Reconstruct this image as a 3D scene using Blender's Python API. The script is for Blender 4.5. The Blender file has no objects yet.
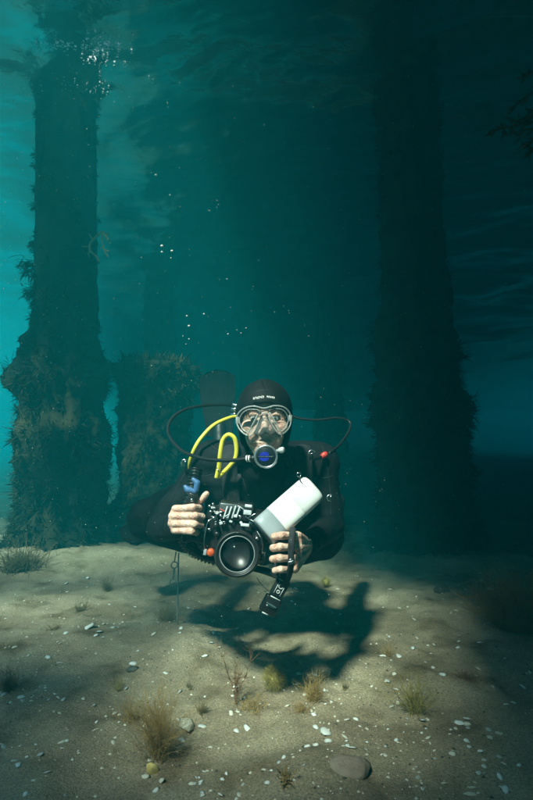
import bpy, bmesh, math, random
import numpy as np
from mathutils import Vector, Matrix, Quaternion, noise, Euler
random.seed(7)
R = math.radians
S = bpy.context.scene
COL = S.collection
# ------------------------------------------------------------------ camera
CAMZ, PITCH, FPX = 0.80, 4.3, 533.3          # camera height, upward tilt, focal length in photo pixels
cd = bpy.data.cameras.new('camera'); cam = bpy.data.objects.new('camera', cd); COL.objects.link(cam)
cd.sensor_fit = 'VERTICAL'; cd.sensor_height = 36.0; cd.sensor_width = 24.0; cd.lens = 24.0
cd.clip_start = 0.02; cd.clip_end = 400.0
cam.location = (0, 0, CAMZ); cam.rotation_euler = (R(90 + PITCH), 0, 0)
S.camera = cam
# ------------------------------------------------------------------ sky, sun, exposure
SUN = Vector((0.28, 0.58, -0.76)).normalized()     # the way sunlight travels under water
elev = math.asin(-SUN.z); azim = math.atan2(-SUN.x, -SUN.y)
w = bpy.data.worlds.new('World'); S.world = w; w.use_nodes = True
nt = w.node_tree; bg = nt.nodes['Background']
sky = nt.nodes.new('ShaderNodeTexSky'); sky.sky_type = 'NISHITA'; sky.sun_disc = False
sky.sun_elevation = elev; sky.sun_rotation = azim
nt.links.new(sky.outputs[0], bg.inputs[0]); bg.inputs[1].default_value = 0.15
sl = bpy.data.lights.new('sun', 'SUN'); sl.energy = 5.0; sl.angle = R(5.5); sl.color = (1.0, 0.80, 0.63)
sun = bpy.data.objects.new('sun', sl); COL.objects.link(sun)
sun.rotation_euler = SUN.to_track_quat('-Z', 'Y').to_euler(); sun.location = (-3, -4, 9)
S.view_settings.view_transform = 'Standard'; S.view_settings.look = 'None'
S.view_settings.exposure = 2.05; S.view_settings.gamma = 1.0
cy = S.cycles
cy.max_bounces = 6; cy.diffuse_bounces = 2; cy.glossy_bounces = 3; cy.transmission_bounces = 4
cy.volume_bounces = 2; cy.transparent_max_bounces = 12
cy.caustics_reflective = False; cy.caustics_refractive = False
cy.sample_clamp_indirect = 4.0
cy.use_denoising = True
try: cy.denoiser = 'OPENIMAGEDENOISE'
except Exception: pass
# ------------------------------------------------------------------ helpers
CP, SP = math.cos(R(PITCH)), math.sin(R(PITCH))
def ray(px, py):
    a = (px - 266.5) / FPX; b = (400 - py) / FPX
    return Vector((a, CP - b * SP, SP + b * CP))
def at(px, py, Y):                       # a photo pixel on the upright plane y = Y
    d = ray(px, py); return Vector((0, 0, CAMZ)) + d * (Y / d.y)
def ground(px, py, z=0.0):               # a photo pixel on the sea bed
    d = ray(px, py); return Vector((0, 0, CAMZ)) + d * ((z - CAMZ) / d.z)

def tag(o, label=None, cat=None, group=None, kind=None):
    if label: o['label'] = label
    if cat: o['category'] = cat
    if group: o['group'] = group
    if kind: o['kind'] = kind
    return o
def empty(name, loc=(0, 0, 0), **k):
    o = bpy.data.objects.new(name, None); COL.objects.link(o); o.location = loc; o.empty_display_size = .1
    return tag(o, **k)
def link(name, me, m=None, parent=None, smooth=True, **k):
    o = bpy.data.objects.new(name, me); COL.objects.link(o)
    if m is not None:
        me.materials.clear()
        for x in (m if isinstance(m, (list, tuple)) else [m]): me.materials.append(x)
    if smooth: me.polygons.foreach_set('use_smooth', [True] * len(me.polygons))
    if parent is not None:
        o.parent = parent
        p = parent; inv = Matrix.Identity(4)
        while p is not None: inv = inv @ Matrix.Translation(-p.location) if False else inv; p = p.parent
        o.location = -world_loc(parent)
    return tag(o, **k)
def world_loc(o):                        # all things here are only translated, never turned, so offsets add up
    v = Vector((0, 0, 0))
    while o is not None: v += o.location; o = o.parent
    return v
def mesh_bm(bm, name='m'):
    me = bpy.data.meshes.new(name); bm.to_mesh(me); bm.free(); return me
def mesh_py(v, f, name='m'):
    me = bpy.data.meshes.new(name); me.from_pydata(v, [], f); me.update(); return me

def mat(name, c1, c2=None, rough=.6, metal=0., scale=8., bump=0., bscale=None, spec=.5, detail=5., coat=0., trans=0., sub=0., lo=.35, hi=.65, alpha=1.):
    m = bpy.data.materials.new(name); m.use_nodes = True
    n = m.node_tree.nodes; l = m.node_tree.links; b = n['Principled BSDF']
    b.inputs['Roughness'].default_value = rough; b.inputs['Metallic'].default_value = metal
    b.inputs['Specular IOR Level'].default_value = spec
    b.inputs['Coat Weight'].default_value = coat
    b.inputs['Transmission Weight'].default_value = trans
    b.inputs['Subsurface Weight'].default_value = sub
    b.inputs['Alpha'].default_value = alpha
    b.inputs['Base Color'].default_value = (*c1, 1)
    tc = n.new('ShaderNodeTexCoord')
    if c2 is not None:
        t = n.new('ShaderNodeTexNoise'); t.inputs['Scale'].default_value = scale; t.inputs['Detail'].default_value = detail
        l.new(tc.outputs['Object'], t.inputs['Vector'])
        r = n.new('ShaderNodeValToRGB'); r.color_ramp.elements[0].position = lo; r.color_ramp.elements[1].position = hi
        r.color_ramp.elements[0].color = (*c1, 1); r.color_ramp.elements[1].color = (*c2, 1)
        l.new(t.outputs['Fac'], r.inputs[0]); l.new(r.outputs[0], b.inputs['Base Color'])
    if bump:
        t2 = n.new('ShaderNodeTexNoise'); t2.inputs['Scale'].default_value = bscale or scale * 3; t2.inputs['Detail'].default_value = 4
        l.new(tc.outputs['Object'], t2.inputs['Vector'])
        bp = n.new('ShaderNodeBump'); bp.inputs['Strength'].default_value = bump; bp.inputs['Distance'].default_value = .01
        l.new(t2.outputs['Fac'], bp.inputs['Height']); l.new(bp.outputs[0], b.inputs['Normal'])
    return m
def fbm(p, o=4): return noise.fractal(p, 1.0, 2.0, o)
def smooth01(a, b, x):
    t = min(1, max(0, (x - a) / (b - a))); return t * t * (3 - 2 * t)

# ------------------------------------------------------------------ sea bed
def bed_z(x, y):
    d = math.hypot(x, y)
    z = 0.045 * fbm(Vector((x * .9, y * .9, 3.1)), 3)
    if d < 9:
        z += 0.022 * fbm(Vector((x * 4, y * 4, 9.0)), 3)
        z += 0.010 * fbm(Vector((x * 12, y * 15, 2.0)), 4)
        for (px, py, s, h) in MOUNDS:
            r2 = ((x - px) ** 2 + ((y - py) * 1.0) ** 2) / (s * s)
            if r2 < 6: z += h * math.exp(-r2)
    return z
MOUNDS = []
for (px, py, s, h) in ((205, 655, .20, .06), (60, 655, .30, .03), (330, 785, .12, .045), (390, 690, .28, .02), (90, 552, .5, .05), (30, 560, .45, .04), (140, 560, .35, .05), (440, 550, .7, .08), (480, 640, .3, .03), (250, 640, .2, -.03)):
    g = ground(px, py); MOUNDS.append((g.x, g.y, s, h))
def axis(n, near, far):
    u = np.linspace(-1, 1, n); k = 5.2
    return np.sinh(u * k) / np.sinh(k) * far
def build_bed():
    N = 420
    xs = axis(N, 0, 45); ys = axis(N, 0, 45) + 1.9
    v = [(float(x), float(y), bed_z(float(x), float(y))) for y in ys for x in xs]
    f = [(j * N + i, j * N + i + 1, (j + 1) * N + i + 1, (j + 1) * N + i) for j in range(N - 1) for i in range(N - 1)]
    m = bpy.data.materials.new('sand'); m.use_nodes = True
    n = m.node_tree.nodes; l = m.node_tree.links; b = n['Principled BSDF']
    b.inputs['Roughness'].default_value = .9; b.inputs['Specular IOR Level'].default_value = .15
    tc = n.new('ShaderNodeTexCoord')
    def nz(sc, det, lo, hi, c1, c2):
        t = n.new('ShaderNodeTexNoise'); t.inputs['Scale'].default_value = sc; t.inputs['Detail'].default_value = det
        l.new(tc.outputs['Object'], t.inputs['Vector'])
        r = n.new('ShaderNodeValToRGB'); r.color_ramp.elements[0].position = lo; r.color_ramp.elements[1].position = hi
        r.color_ramp.elements[0].color = (*c1, 1); r.color_ramp.elements[1].color = (*c2, 1)
        l.new(t.outputs['Fac'], r.inputs[0]); return t, r
    t1, r1 = nz(3.2, 8, .35, .68, (.27, .20, .13), (.48, .385, .265))
    t2, r2 = nz(170, 6, .36, .64, (.62, .62, .62), (1.12, 1.1, 1.06))
    t3, r3 = nz(7, 9, .54, .72, (1, 1, 1), (.45, .40, .32))
    m1 = n.new('ShaderNodeMix'); m1.data_type = 'RGBA'; m1.blend_type = 'MULTIPLY'; m1.inputs[0].default_value = 1
    l.new(r1.outputs[0], m1.inputs[6]); l.new(r2.outputs[0], m1.inputs[7])
    m2 = n.new('ShaderNodeMix'); m2.data_type = 'RGBA'; m2.blend_type = 'MULTIPLY'; m2.inputs[0].default_value = 1
    l.new(m1.outputs[2], m2.inputs[6]); l.new(r3.outputs[0], m2.inputs[7])
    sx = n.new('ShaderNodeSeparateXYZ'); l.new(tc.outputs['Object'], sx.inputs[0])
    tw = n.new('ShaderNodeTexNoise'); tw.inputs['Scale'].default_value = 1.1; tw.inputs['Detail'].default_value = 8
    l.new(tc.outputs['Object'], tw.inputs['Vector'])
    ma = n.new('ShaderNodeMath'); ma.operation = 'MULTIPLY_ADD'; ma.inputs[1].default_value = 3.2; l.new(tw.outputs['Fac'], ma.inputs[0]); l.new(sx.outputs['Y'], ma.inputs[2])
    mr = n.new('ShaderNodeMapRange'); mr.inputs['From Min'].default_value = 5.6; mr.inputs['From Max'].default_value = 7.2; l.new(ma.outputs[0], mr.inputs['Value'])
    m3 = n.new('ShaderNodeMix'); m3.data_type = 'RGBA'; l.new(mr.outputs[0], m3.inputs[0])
    l.new(m2.outputs[2], m3.inputs[6]); m3.inputs[7].default_value = (.035, .04, .022, 1)  # far bed painted dark so the surface above mirrors less bright sand
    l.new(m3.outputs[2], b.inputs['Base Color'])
    tb = n.new('ShaderNodeTexNoise'); tb.inputs['Scale'].default_value = 240; tb.inputs['Detail'].default_value = 6
    l.new(tc.outputs['Object'], tb.inputs['Vector'])
    bp = n.new('ShaderNodeBump'); bp.inputs['Strength'].default_value = .7; bp.inputs['Distance'].default_value = .008
    l.new(tb.outputs['Fac'], bp.inputs['Height']); l.new(bp.outputs[0], b.inputs['Normal'])
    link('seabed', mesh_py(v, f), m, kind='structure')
build_bed()

# ------------------------------------------------------------------ water surface seen from below
SURF = 3.45
def surf_z(x, y):
    p = Vector((x * .55, y * .55, 1.7)); q = Vector((x * 2.1 + .6 * y, y * 2.6, 5.2))
    return SURF + .10 * fbm(p * 1.5, 2) + .026 * fbm(q, 3)
def build_surface():
    N = 380
    xs = axis(N, 0, 45); ys = axis(N, 0, 45) + 3.5
    v = [(float(x), float(y), surf_z(float(x), float(y))) for y in ys for x in xs]
    f = [(j * N + i, (j + 1) * N + i, (j + 1) * N + i + 1, j * N + i + 1) for j in range(N - 1) for i in range(N - 1)]
    me = mesh_py(v, f)
    me.flip_normals()
    m = bpy.data.materials.new('water_skin'); m.use_nodes = True
    n = m.node_tree.nodes; l = m.node_tree.links; n.remove(n['Principled BSDF'])
    out = n['Material Output']
    tr = n.new('ShaderNodeBsdfTransparent'); gl = n.new('ShaderNodeBsdfGlossy'); gl.inputs['Roughness'].default_value = .2
    fr = n.new('ShaderNodeFresnel'); fr.inputs['IOR'].default_value = 1.333
    tc = n.new('ShaderNodeTexCoord')
    t = n.new('ShaderNodeTexNoise'); t.inputs['Scale'].default_value = 5; t.inputs['Detail'].default_value = 5
    l.new(tc.outputs['Object'], t.inputs['Vector'])
    bp = n.new('ShaderNodeBump'); bp.inputs['Strength'].default_value = .5; bp.inputs['Distance'].default_value = .03
    l.new(t.outputs['Fac'], bp.inputs['Height'])
    l.new(bp.outputs[0], gl.inputs['Normal']); l.new(bp.outputs[0], fr.inputs['Normal'])
    mx = n.new('ShaderNodeMixShader')
    l.new(fr.outputs[0], mx.inputs[0]); l.new(tr.outputs[0], mx.inputs[1]); l.new(gl.outputs[0], mx.inputs[2])
    l.new(mx.outputs[0], out.inputs['Surface'])
    link('water', me, m, kind='structure')
build_surface()

# ------------------------------------------------------------------ pier overhead: the deck that shades the water
DZ = 4.15
wood = mat('weathered_wood', (.09, .07, .05), (.17, .14, .11), rough=.85, scale=6, bump=.4)
def box_mesh(sx, sy, sz, bev=.0):
    bm = bmesh.new(); bmesh.ops.create_cube(bm, size=1)
    bmesh.ops.scale(bm, vec=(sx, sy, sz), verts=bm.verts)
    if bev: bmesh.ops.bevel(bm, geom=bm.edges[:], offset=bev, segments=2, profile=.5, affect='EDGES')
    return mesh_bm(bm)
def deck_edge(y): return -0.92 - .46 * max(0, min(y, 3) + .25) - .30 * max(0, y - 3)
def shade_end(x):                              # where the added shade boards stop, board by board
    return -1.42 - .44 * smooth01(-2.35, -1.6, x) + .28 * smooth01(-1.45, -1.15, x)
def build_deck():
    deck = empty('pier_deck', (0, 0, DZ), label='dark timber pier deck of wide planks above the water', cat='pier deck')
    pw, gap, Lk = .26, .011, 18.0
    me = box_mesh(Lk, pw, .06, .006); me.materials.append(wood)
    rnd = random.Random(3)
    y = -2.0
    HOLES = ((1.45, 2.3, -1.95, -1.5), (2.62, 3.45, -1.62, -.85))   # gaps added to let sun onto the stump top and surface specks
    while y < 44:
        x0 = deck_edge(y) + .28 * noise.noise(Vector((y * 1.7, 3.3, 0))) + rnd.uniform(-.06, .06)
        if .5 < y < 3.0 and (y > 1.3 or int((y + 2) / .271 + .5) % 3): x0 = -2.95 + rnd.uniform(-.1, .1)   # unseen widening added to shade the left piling, boards skipped to dapple light
        runs = [(x0, x0 + Lk)]
        for (y0, y1, xa, xb) in HOLES:
            if y0 < y < y1 and x0 < xb:
                j = rnd.uniform(-.08, .08)
                runs = [(x0, xa + j), (xb + j, x0 + Lk)] if x0 < xa - .2 else [(xb + j, x0 + Lk)]
        for (xa, xb) in runs:
            o = bpy.data.objects.new('plank', me); COL.objects.link(o); o.parent = deck
            o.scale.x = (xb - xa) / Lk; o.location = ((xa + xb) / 2, y + pw / 2, rnd.uniform(-.004, .004))
        y += pw + gap
    for (x, yy, ln, a) in ((2.5, 20, 43, 0), (5.5, 20, 43, 0)):
        b = bpy.data.objects.new('beam', box_mesh(.25, ln, .28, .01)); COL.objects.link(b); b.parent = deck
        b.data.materials.append(wood); b.location = (x, yy, -.18)
    for (x, yy, ln, a, w_) in ((-3.25, -.62, 2.2, 68, .3), (-2.45, -.02, 1.6, 100, .24), (-1.85, -.30, .9, 30, .2), (-2.15, -1.12, .7, 80, .30), (-2.95, -1.1, .8, 20, .42), (-3.4, .15, .9, 45, .45), (-1.72, .12, .7, 75, .32), (-2.0, -.62, .5, 50, .25)):  # unseen timbers added over the open water to dapple the sand
        b = bpy.data.objects.new('dapple_blocker', box_mesh(w_, ln, .08, .01)); COL.objects.link(b); b.parent = deck
        b.data.materials.append(wood); b.location = (x, yy, -.14); b.rotation_euler.z = R(a)
    stage = empty('shade_boards', (0, -5, DZ + .05), label='unseen lengthwise boards added above the water to shade the foreground', cat='shade boards')  # unseen stage added to keep sun off the foreground and near water
    m2 = box_mesh(.2, 8.0, .05, .005); m2.materials.append(wood)
    x = -6.0
    while x < 6:
        o = bpy.data.objects.new('board', m2); COL.objects.link(o); o.parent = stage
        o.location = (x + .1, shade_end(x + .1) - 4.0 + 5 + .16 * noise.noise(Vector((x * 2.6, 8.1, 0))), .02 + rnd.uniform(-.003, .003)); x += .222
build_deck()

# ------------------------------------------------------------------ pilings with their growth
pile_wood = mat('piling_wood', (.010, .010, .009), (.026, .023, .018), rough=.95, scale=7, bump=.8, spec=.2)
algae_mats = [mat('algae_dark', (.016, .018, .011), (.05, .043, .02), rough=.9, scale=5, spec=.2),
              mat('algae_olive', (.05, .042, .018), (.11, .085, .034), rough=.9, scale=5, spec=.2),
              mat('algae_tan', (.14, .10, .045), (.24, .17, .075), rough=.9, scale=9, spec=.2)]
def leaf(v, f, mi, mids, p, d, up, ln, wd, bend):
    """one small bent frond: three quads narrowing to a tip"""
    side = d.cross(up)
    if side.length < 1e-4: side = Vector((1, 0, 0))
    side.normalize(); i0 = len(v)
    for k, (t, ww) in enumerate(((0, .5), (.5, 1), (1, .15))):
        c = p + d * (ln * t) + up * (bend * ln * t * t)
        v.append(tuple(c - side * wd * ww * .5)); v.append(tuple(c + side * wd * ww * .5))
    for k in range(2):
        f.append((i0 + 2 * k, i0 + 2 * k + 1, i0 + 2 * k + 3, i0 + 2 * k + 2)); mids.append(mi)
def lathe_noise(cx, cy, prof, seed, nz=90, na=48, lean=(0, 0), z0=0):
    """column whose radius follows prof(z, angle)"""
    v = []; f = []
    H = prof['top']
    for j in range(nz + 1):
        z = -.15 + (H + .15) * j / nz
        for i in range(na):
            a = 2 * math.pi * i / na
            r = prof['r'](z, a)
            v.append((cx + lean[0] * z + r * math.cos(a), cy + lean[1] * z + r * math.sin(a), z))
    for j in range(nz):
        for i in range(na):
            f.append((j * na + i, j * na + (i + 1) % na, (j + 1) * na + (i + 1) % na, (j + 1) * na + i))
    f.append(tuple(range(nz * na, nz * na + na)))
    return v, f
def piling(name, label, c, top, r0, bulge, n_leaf, seed, lean=(0, 0), tuft_sites=(), leafmul=1., tan_top=None, group=None, parts=True):
    """c: base point; bulge(z, a): extra radius of growth"""
    rnd = random.Random(seed)
    root = empty(name, (c.x, c.y, 0), label=label, cat='piling', group=group)
    # bare timber post
    post = {'top': top, 'r': lambda z, a: r0 * (1 + .05 * noise.noise(Vector((math.cos(a) * 3, math.sin(a) * 3, z * .5 + seed))) + .015 * math.sin(a * 9 + seed))}
    v, f = lathe_noise(c.x, c.y, post, seed, 40, 36, lean)
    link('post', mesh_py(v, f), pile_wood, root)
    # crust: lumpy sleeve of growth
    def cr(z, a):
        q = Vector((math.cos(a) * 1.6, math.sin(a) * 1.6, z * 2.4 + seed * 7.3))
        return max(r0 * 1.01, r0 + bulge(z, a) * (.6 + .75 * fbm(q * 1.5, 2)) + (.25 + min(1, bulge(z, a) * 9)) * (.045 * fbm(q * 3.1, 2) + .03 * abs(fbm(q * 7, 2))))
    gtop = top if tan_top is None else top + .02
    v, f = lathe_noise(c.x, c.y, {'top': gtop, 'r': cr}, seed, 150, 72, lean)
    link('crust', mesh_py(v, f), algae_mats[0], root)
    v = []; f = []; mids = []
    for _ in range(n_leaf):
        z = rnd.uniform(-.05, gtop); a = rnd.uniform(0, 2 * math.pi)
        bu = bulge(z, a)
        if rnd.random() > min(1, .12 + bu * 5): continue
        r = cr(z, a)
        out = Vector((math.cos(a), math.sin(a), 0))
        p = Vector((c.x + lean[0] * z, c.y + lean[1] * z, z)) + out * (r - .015)
        d = (out * rnd.uniform(.4, 1) + Vector((rnd.gauss(0, .5), rnd.gauss(0, .5), rnd.uniform(-.7, .5)))).normalized()
        ln = rnd.uniform(.018, .05) * leafmul * (0.5 + min(1.0, bu * 6)) * (.55 + 1.1 * max(0, .5 + fbm(p * 5 + Vector((9, 0, 0)), 2)))
        up = Vector((rnd.gauss(0, .3), rnd.gauss(0, .3), rnd.uniform(-1, .4)))
        cl = fbm(p * 3.1, 2)
        mi = 2 if (tan_top is not None and z > tan_top and rnd.random() < .45) else (1 if cl + rnd.uniform(-.25, .25) > .12 else 0)
        if rnd.random() < .015: mi = 2
        for s in range(3):
            dd = (d + Vector((rnd.gauss(0, .35), rnd.gauss(0, .35), rnd.gauss(0, .35)))).normalized()
            leaf(v, f, mi, mids, p, dd, up, ln * rnd.uniform(.6, 1.1), rnd.uniform(.005, .012) * leafmul, rnd.uniform(-.2, .5))
    for _ in range(n_leaf // 42):
        z = rnd.uniform(0, gtop) if tan_top is not None or rnd.random() < .3 else gtop * rnd.random() ** 1.5; a = rnd.uniform(0, 6.283)
        bu = bulge(z, a); rc_ = rnd.uniform(.025, .06) + min(.05, bu * .35); out = Vector((math.cos(a), math.sin(a), 0))
        if bu < .02 and rnd.random() < .35: continue
        p0 = Vector((c.x + lean[0] * z, c.y + lean[1] * z, z)) + out * (cr(z, a) - .01)
        mi = rnd.choice((0, 0, 1, 1, 1, 2)) if (tan_top is None or z < tan_top) else rnd.choice((1, 2, 2))
        for s in range(34):
            d = (out * .7 + Vector((rnd.gauss(0, .7), rnd.gauss(0, .7), rnd.gauss(-.05, .7)))).normalized()
            leaf(v, f, mi if rnd.random() < .8 else 1, mids, p0 + d * rc_ * rnd.uniform(.1, .4), d, Vector((0, 0, rnd.uniform(-1, .3))), rc_ * rnd.uniform(.5, 1.05), rnd.uniform(.005, .011) * leafmul, rnd.uniform(0, .6))
    if tan_top is not None:
        for _ in range(n_leaf // 9):
            a = rnd.uniform(0, 6.283); rr = r0 * 1.35 * math.sqrt(rnd.random())
            p = Vector((c.x + rr * math.cos(a), c.y + rr * math.sin(a), gtop + .01))
            d = Vector((rnd.gauss(0, .5), rnd.gauss(0, .5), 1)).normalized()
            leaf(v, f, rnd.choice((1, 2, 2)), mids, p, d, Vector((rnd.gauss(0, .5), rnd.gauss(0, .5), 0)), rnd.uniform(.03, .09), rnd.uniform(.006, .016), rnd.uniform(-.3, .6))
    me = mesh_py(v, f); me.polygons.foreach_set('material_index', mids)
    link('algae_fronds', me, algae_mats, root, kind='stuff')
    # single tufts standing out from the post
    for (z, a, sz, mi) in tuft_sites:
        v = []; f = []; mids = []
        out = Vector((math.cos(a), math.sin(a), 0)); p0 = Vector((c.x + lean[0] * z, c.y + lean[1] * z, z)) + out * (cr(z, a) - .01)
        for _ in range(150):
            d = (out + Vector((rnd.gauss(0, .6), rnd.gauss(0, .6), rnd.gauss(0, .6)))).normalized()
            q = p0 + out * sz * .3 + Vector((rnd.gauss(0, .25), rnd.gauss(0, .25), rnd.gauss(0, .25))) * sz
            leaf(v, f, 0, mids, q, d, Vector((0, 0, -1)), sz * rnd.uniform(.3, .7), .012, .3)
        link('seaweed_tuft', mesh_py(v, f), algae_mats[mi], root, kind='stuff')
    return root
PL = ground(66, 552); PL.z = 0
PL = Vector((at(68, 520, 4.05).x, 4.05, 0))
def bulL(z, a):
    s = .125 * (1 - smooth01(1.25, 1.8, z)) + .03 * (1 - smooth01(1.7, 2.3, z))
    s *= 1 - .45 * max(0, math.cos(a)) + .35 * max(0, math.cos(a - math.pi)) * smooth01(.95, 1.3, z)
    s *= 1 - .5 * smooth01(.86, 1.02, z) * (1 - smooth01(1.06, 1.25, z))
    return s + .05 * (1 - smooth01(0, .35, z))
def wz(py, Y): return at(0, py, Y).z
piling('timber_piling', 'tall timber piling with bushy algae below, left of the weedy stump', PL, DZ - .05, .222, bulL, 20000, 1, lean=(-.03, 0),
       tuft_sites=((wz(270, 4.05), math.pi * 1.05, .13, 1), (wz(245, 4.05), math.pi * 1.02, .07, 2), (wz(296, 4.05), math.pi * 1.1, .09, 1), (wz(305, 4.05), math.pi * 1.45, .09, 1)), group='pier pilings')
ST = Vector((at(154, 500, 4.35).x, 4.35, 0))
stop = wz(368, 4.35)
piling('piling_stump', 'short broken piling stump topped with tan weed behind the diver', ST, stop, .21, lambda z, a: .08 + .09 * (1 - smooth01(0, .5, z)) + .05 * smooth01(stop - .3, stop, z), 7000, 2, tan_top=stop - .35, group='pier pilings')
PR = Vector((at(424, 500, 3.9).x, 3.9, 0))
def bulR(z, a): return .11 * (1 - smooth01(.9, 2.3, z)) + .04 + .04 * (1 - smooth01(0, .8, z))
piling('timber_piling', 'thick dark piling overgrown with algae right of the diver', PR, DZ - .05, .19, bulR, 18000, 3, lean=(-.02, 0), group='pier pilings')
# farther pilings fading into the water
for k, (px, Y, r, lab) in enumerate(((158, 9.0, .22, 'faint far piling rising behind the weedy stump'), (330, 10.5, .24, 'barely visible far piling deep under the pier'),(250, 14.0, .24, 'faint distant piling in blue water beyond the diver'))):
    c = Vector((at(px, 440, Y).x, Y, 0))
    piling('timber_piling', lab, c, DZ - .05, r, lambda z, a: .05 + .08 * (1 - smooth01(.6, 1.6, z)), 2200, 10 + k, leafmul=1.6, group='pier pilings')
# ------------------------------------------------------------------ shape helpers
def catmull(pts, n=10):
    P = [Vector(p) for p in pts]; P = [P[0] * 2 - P[1]] + P + [P[-1] * 2 - P[-2]]; out = []
    for i in range(1, len(P) - 2):
        a, b, c, d = P[i - 1:i + 3]
        for k in range(n):
            t = k / n
            out.append(.5 * ((2 * b) + (c - a) * t + (2 * a - 5 * b + 4 * c - d) * t * t + (3 * b - a - 3 * c + d) * t ** 3))
    out.append(P[-2]); return out
def tube_geo(pts, r, seg=10, n=10, smooth=True, closed=False, flat=1.0, upv=None):
    """r: number or function of t in 0..1"""
    C = catmull(pts, n) if smooth else [Vector(p) for p in pts]
    N = len(C); v = []; f = []
    t0 = (C[1] - C[0]).normalized(); nrm = t0.orthogonal().normalized()
    if upv is not None: nrm = (Vector(upv) - t0 * Vector(upv).dot(t0)).normalized()
    for i, c in enumerate(C):
        t = (C[min(i + 1, N - 1)] - C[max(i - 1, 0)])
        if closed: t = C[(i + 1) % (N - 1)] - C[(i - 1) % (N - 1)]
        t.normalize(); nrm = (nrm - t * nrm.dot(t)).normalized(); bi = t.cross(nrm)
        rr = r(i / (N - 1)) if callable(r) else r
        for k in range(seg):
            a = 2 * math.pi * k / seg
            v.append(tuple(c + nrm * math.cos(a) * rr + bi * math.sin(a) * rr * flat))
    for i in range(N - 1):
        for k in range(seg):
            f.append((i * seg + k, i * seg + (k + 1) % seg, (i + 1) * seg + (k + 1) % seg, (i + 1) * seg + k))
    if not closed:
        f.append(tuple(range(seg))[::-1]); f.append(tuple(range((N - 1) * seg, N * seg)))
    return v, f
def tube(name, pts, r, m, parent, **k): return link(name, mesh_py(*tube_geo(pts, r, **k)), m, parent)
def merge(geos):
    v = []; f = []
    for a, b in geos:
        o = len(v); v += list(a); f += [tuple(i + o for i in q) for q in b]
    return v, f
def bmgeo(bm):
    bm.verts.ensure_lookup_table(); bm.verts.index_update()
    g = [tuple(x.co) for x in bm.verts], [tuple(x.index for x in q.verts) for q in bm.faces]; bm.free(); return g
def frame(z, x=None):
    z = Vector(z).normalized(); x = Vector(x) if x is not None else z.orthogonal()
    x = (x - z * x.dot(z)).normalized(); y = z.cross(x)
    return Matrix((x, y, z)).transposed().to_4x4()
def box_geo(c, size, ax=None, bev=.003, seg=2):
    bm = bmesh.new(); bmesh.ops.create_cube(bm, size=1); bmesh.ops.scale(bm, vec=size, verts=bm.verts)
    if bev: bmesh.ops.bevel(bm, geom=bm.edges[:], offset=bev, segments=seg, profile=.5, affect='EDGES')
    M = Matrix.Translation(Vector(c)) @ (ax if ax is not None else Matrix.Identity(4))
    bmesh.ops.transform(bm, matrix=M, verts=bm.verts); return bmgeo(bm)
def cyl_geo(p0, p1, prof, seg=28):
    """turned solid along p0->p1; prof: list of (t, radius)"""
    p0 = Vector(p0); p1 = Vector(p1); F = frame(p1 - p0); x = F.col[0].xyz; y = F.col[1].xyz; v = []; f = []
    for (t, r) in prof:
        c = p0.lerp(p1, t)
        for k in range(seg):
            a = 2 * math.pi * k / seg; v.append(tuple(c + x * math.cos(a) * r + y * math.sin(a) * r))
    n = len(prof)
    for i in range(n - 1):
        for k in range(seg): f.append((i * seg + k, i * seg + (k + 1) % seg, (i + 1) * seg + (k + 1) % seg, (i + 1) * seg + k))
    f.append(tuple(range(seg))[::-1]); f.append(tuple(range((n - 1) * seg, n * seg))); return v, f
def torus_geo(c, axis, R0, r, seg=36, s2=8, a0=0, a1=6.28319, xdir=None):
    F = frame(axis, xdir); x = F.col[0].xyz; y = F.col[1].xyz
    full = abs(a1 - a0 - 6.28319) < 1e-3
    pts = [Vector(c) + x * R0 * math.cos(a0 + (a1 - a0) * k / seg) + y * R0 * math.sin(a0 + (a1 - a0) * k / seg) for k in range(seg + 1)]
    return tube_geo(pts, r, seg=s2, smooth=False, closed=full)
def ell_geo(c, size, ax=None, sub=3):
    bm = bmesh.new(); bmesh.ops.create_icosphere(bm, subdivisions=sub, radius=1)
    M = Matrix.Translation(Vector(c)) @ (ax if ax is not None else Matrix.Identity(4)) @ Matrix.Diagonal((*size, 1))
    bmesh.ops.transform(bm, matrix=M, verts=bm.verts); return bmgeo(bm)
def cap_geo(p0, r0, p1, r1, n=None):
    p0 = Vector(p0); p1 = Vector(p1); L = (p1 - p0).length
    n = n or max(2, int(L / (min(r0, r1) * .35)) + 1); gs = []
    for k in range(n + 1):
        t = k / n; gs.append(ell_geo(p0.lerp(p1, t), [r0 + (r1 - r0) * t] * 3, sub=2))
    return merge(gs)
def chain_geo(pts):
    return merge([cap_geo(pts[i][0], pts[i][1], pts[i + 1][0], pts[i + 1][1]) for i in range(len(pts) - 1)])
def fuse(geo, vox, smooth=4, fac=.5):
    """one continuous skin round overlapping volumes"""
    me = mesh_py(*geo); o = bpy.data.objects.new('tmp', me); COL.objects.link(o)
    m = o.modifiers.new('r', 'REMESH'); m.mode = 'VOXEL'; m.voxel_size = vox
    s = o.modifiers.new('s', 'SMOOTH'); s.factor = fac; s.iterations = smooth
    dg = bpy.context.evaluated_depsgraph_get(); dg.update()
    e = o.evaluated_get(dg); em = e.to_mesh()
    g = [tuple(x.co) for x in em.vertices], [tuple(p.vertices) for p in em.polygons]
    e.to_mesh_clear(); bpy.data.objects.remove(o); bpy.data.meshes.remove(me); return g

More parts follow.
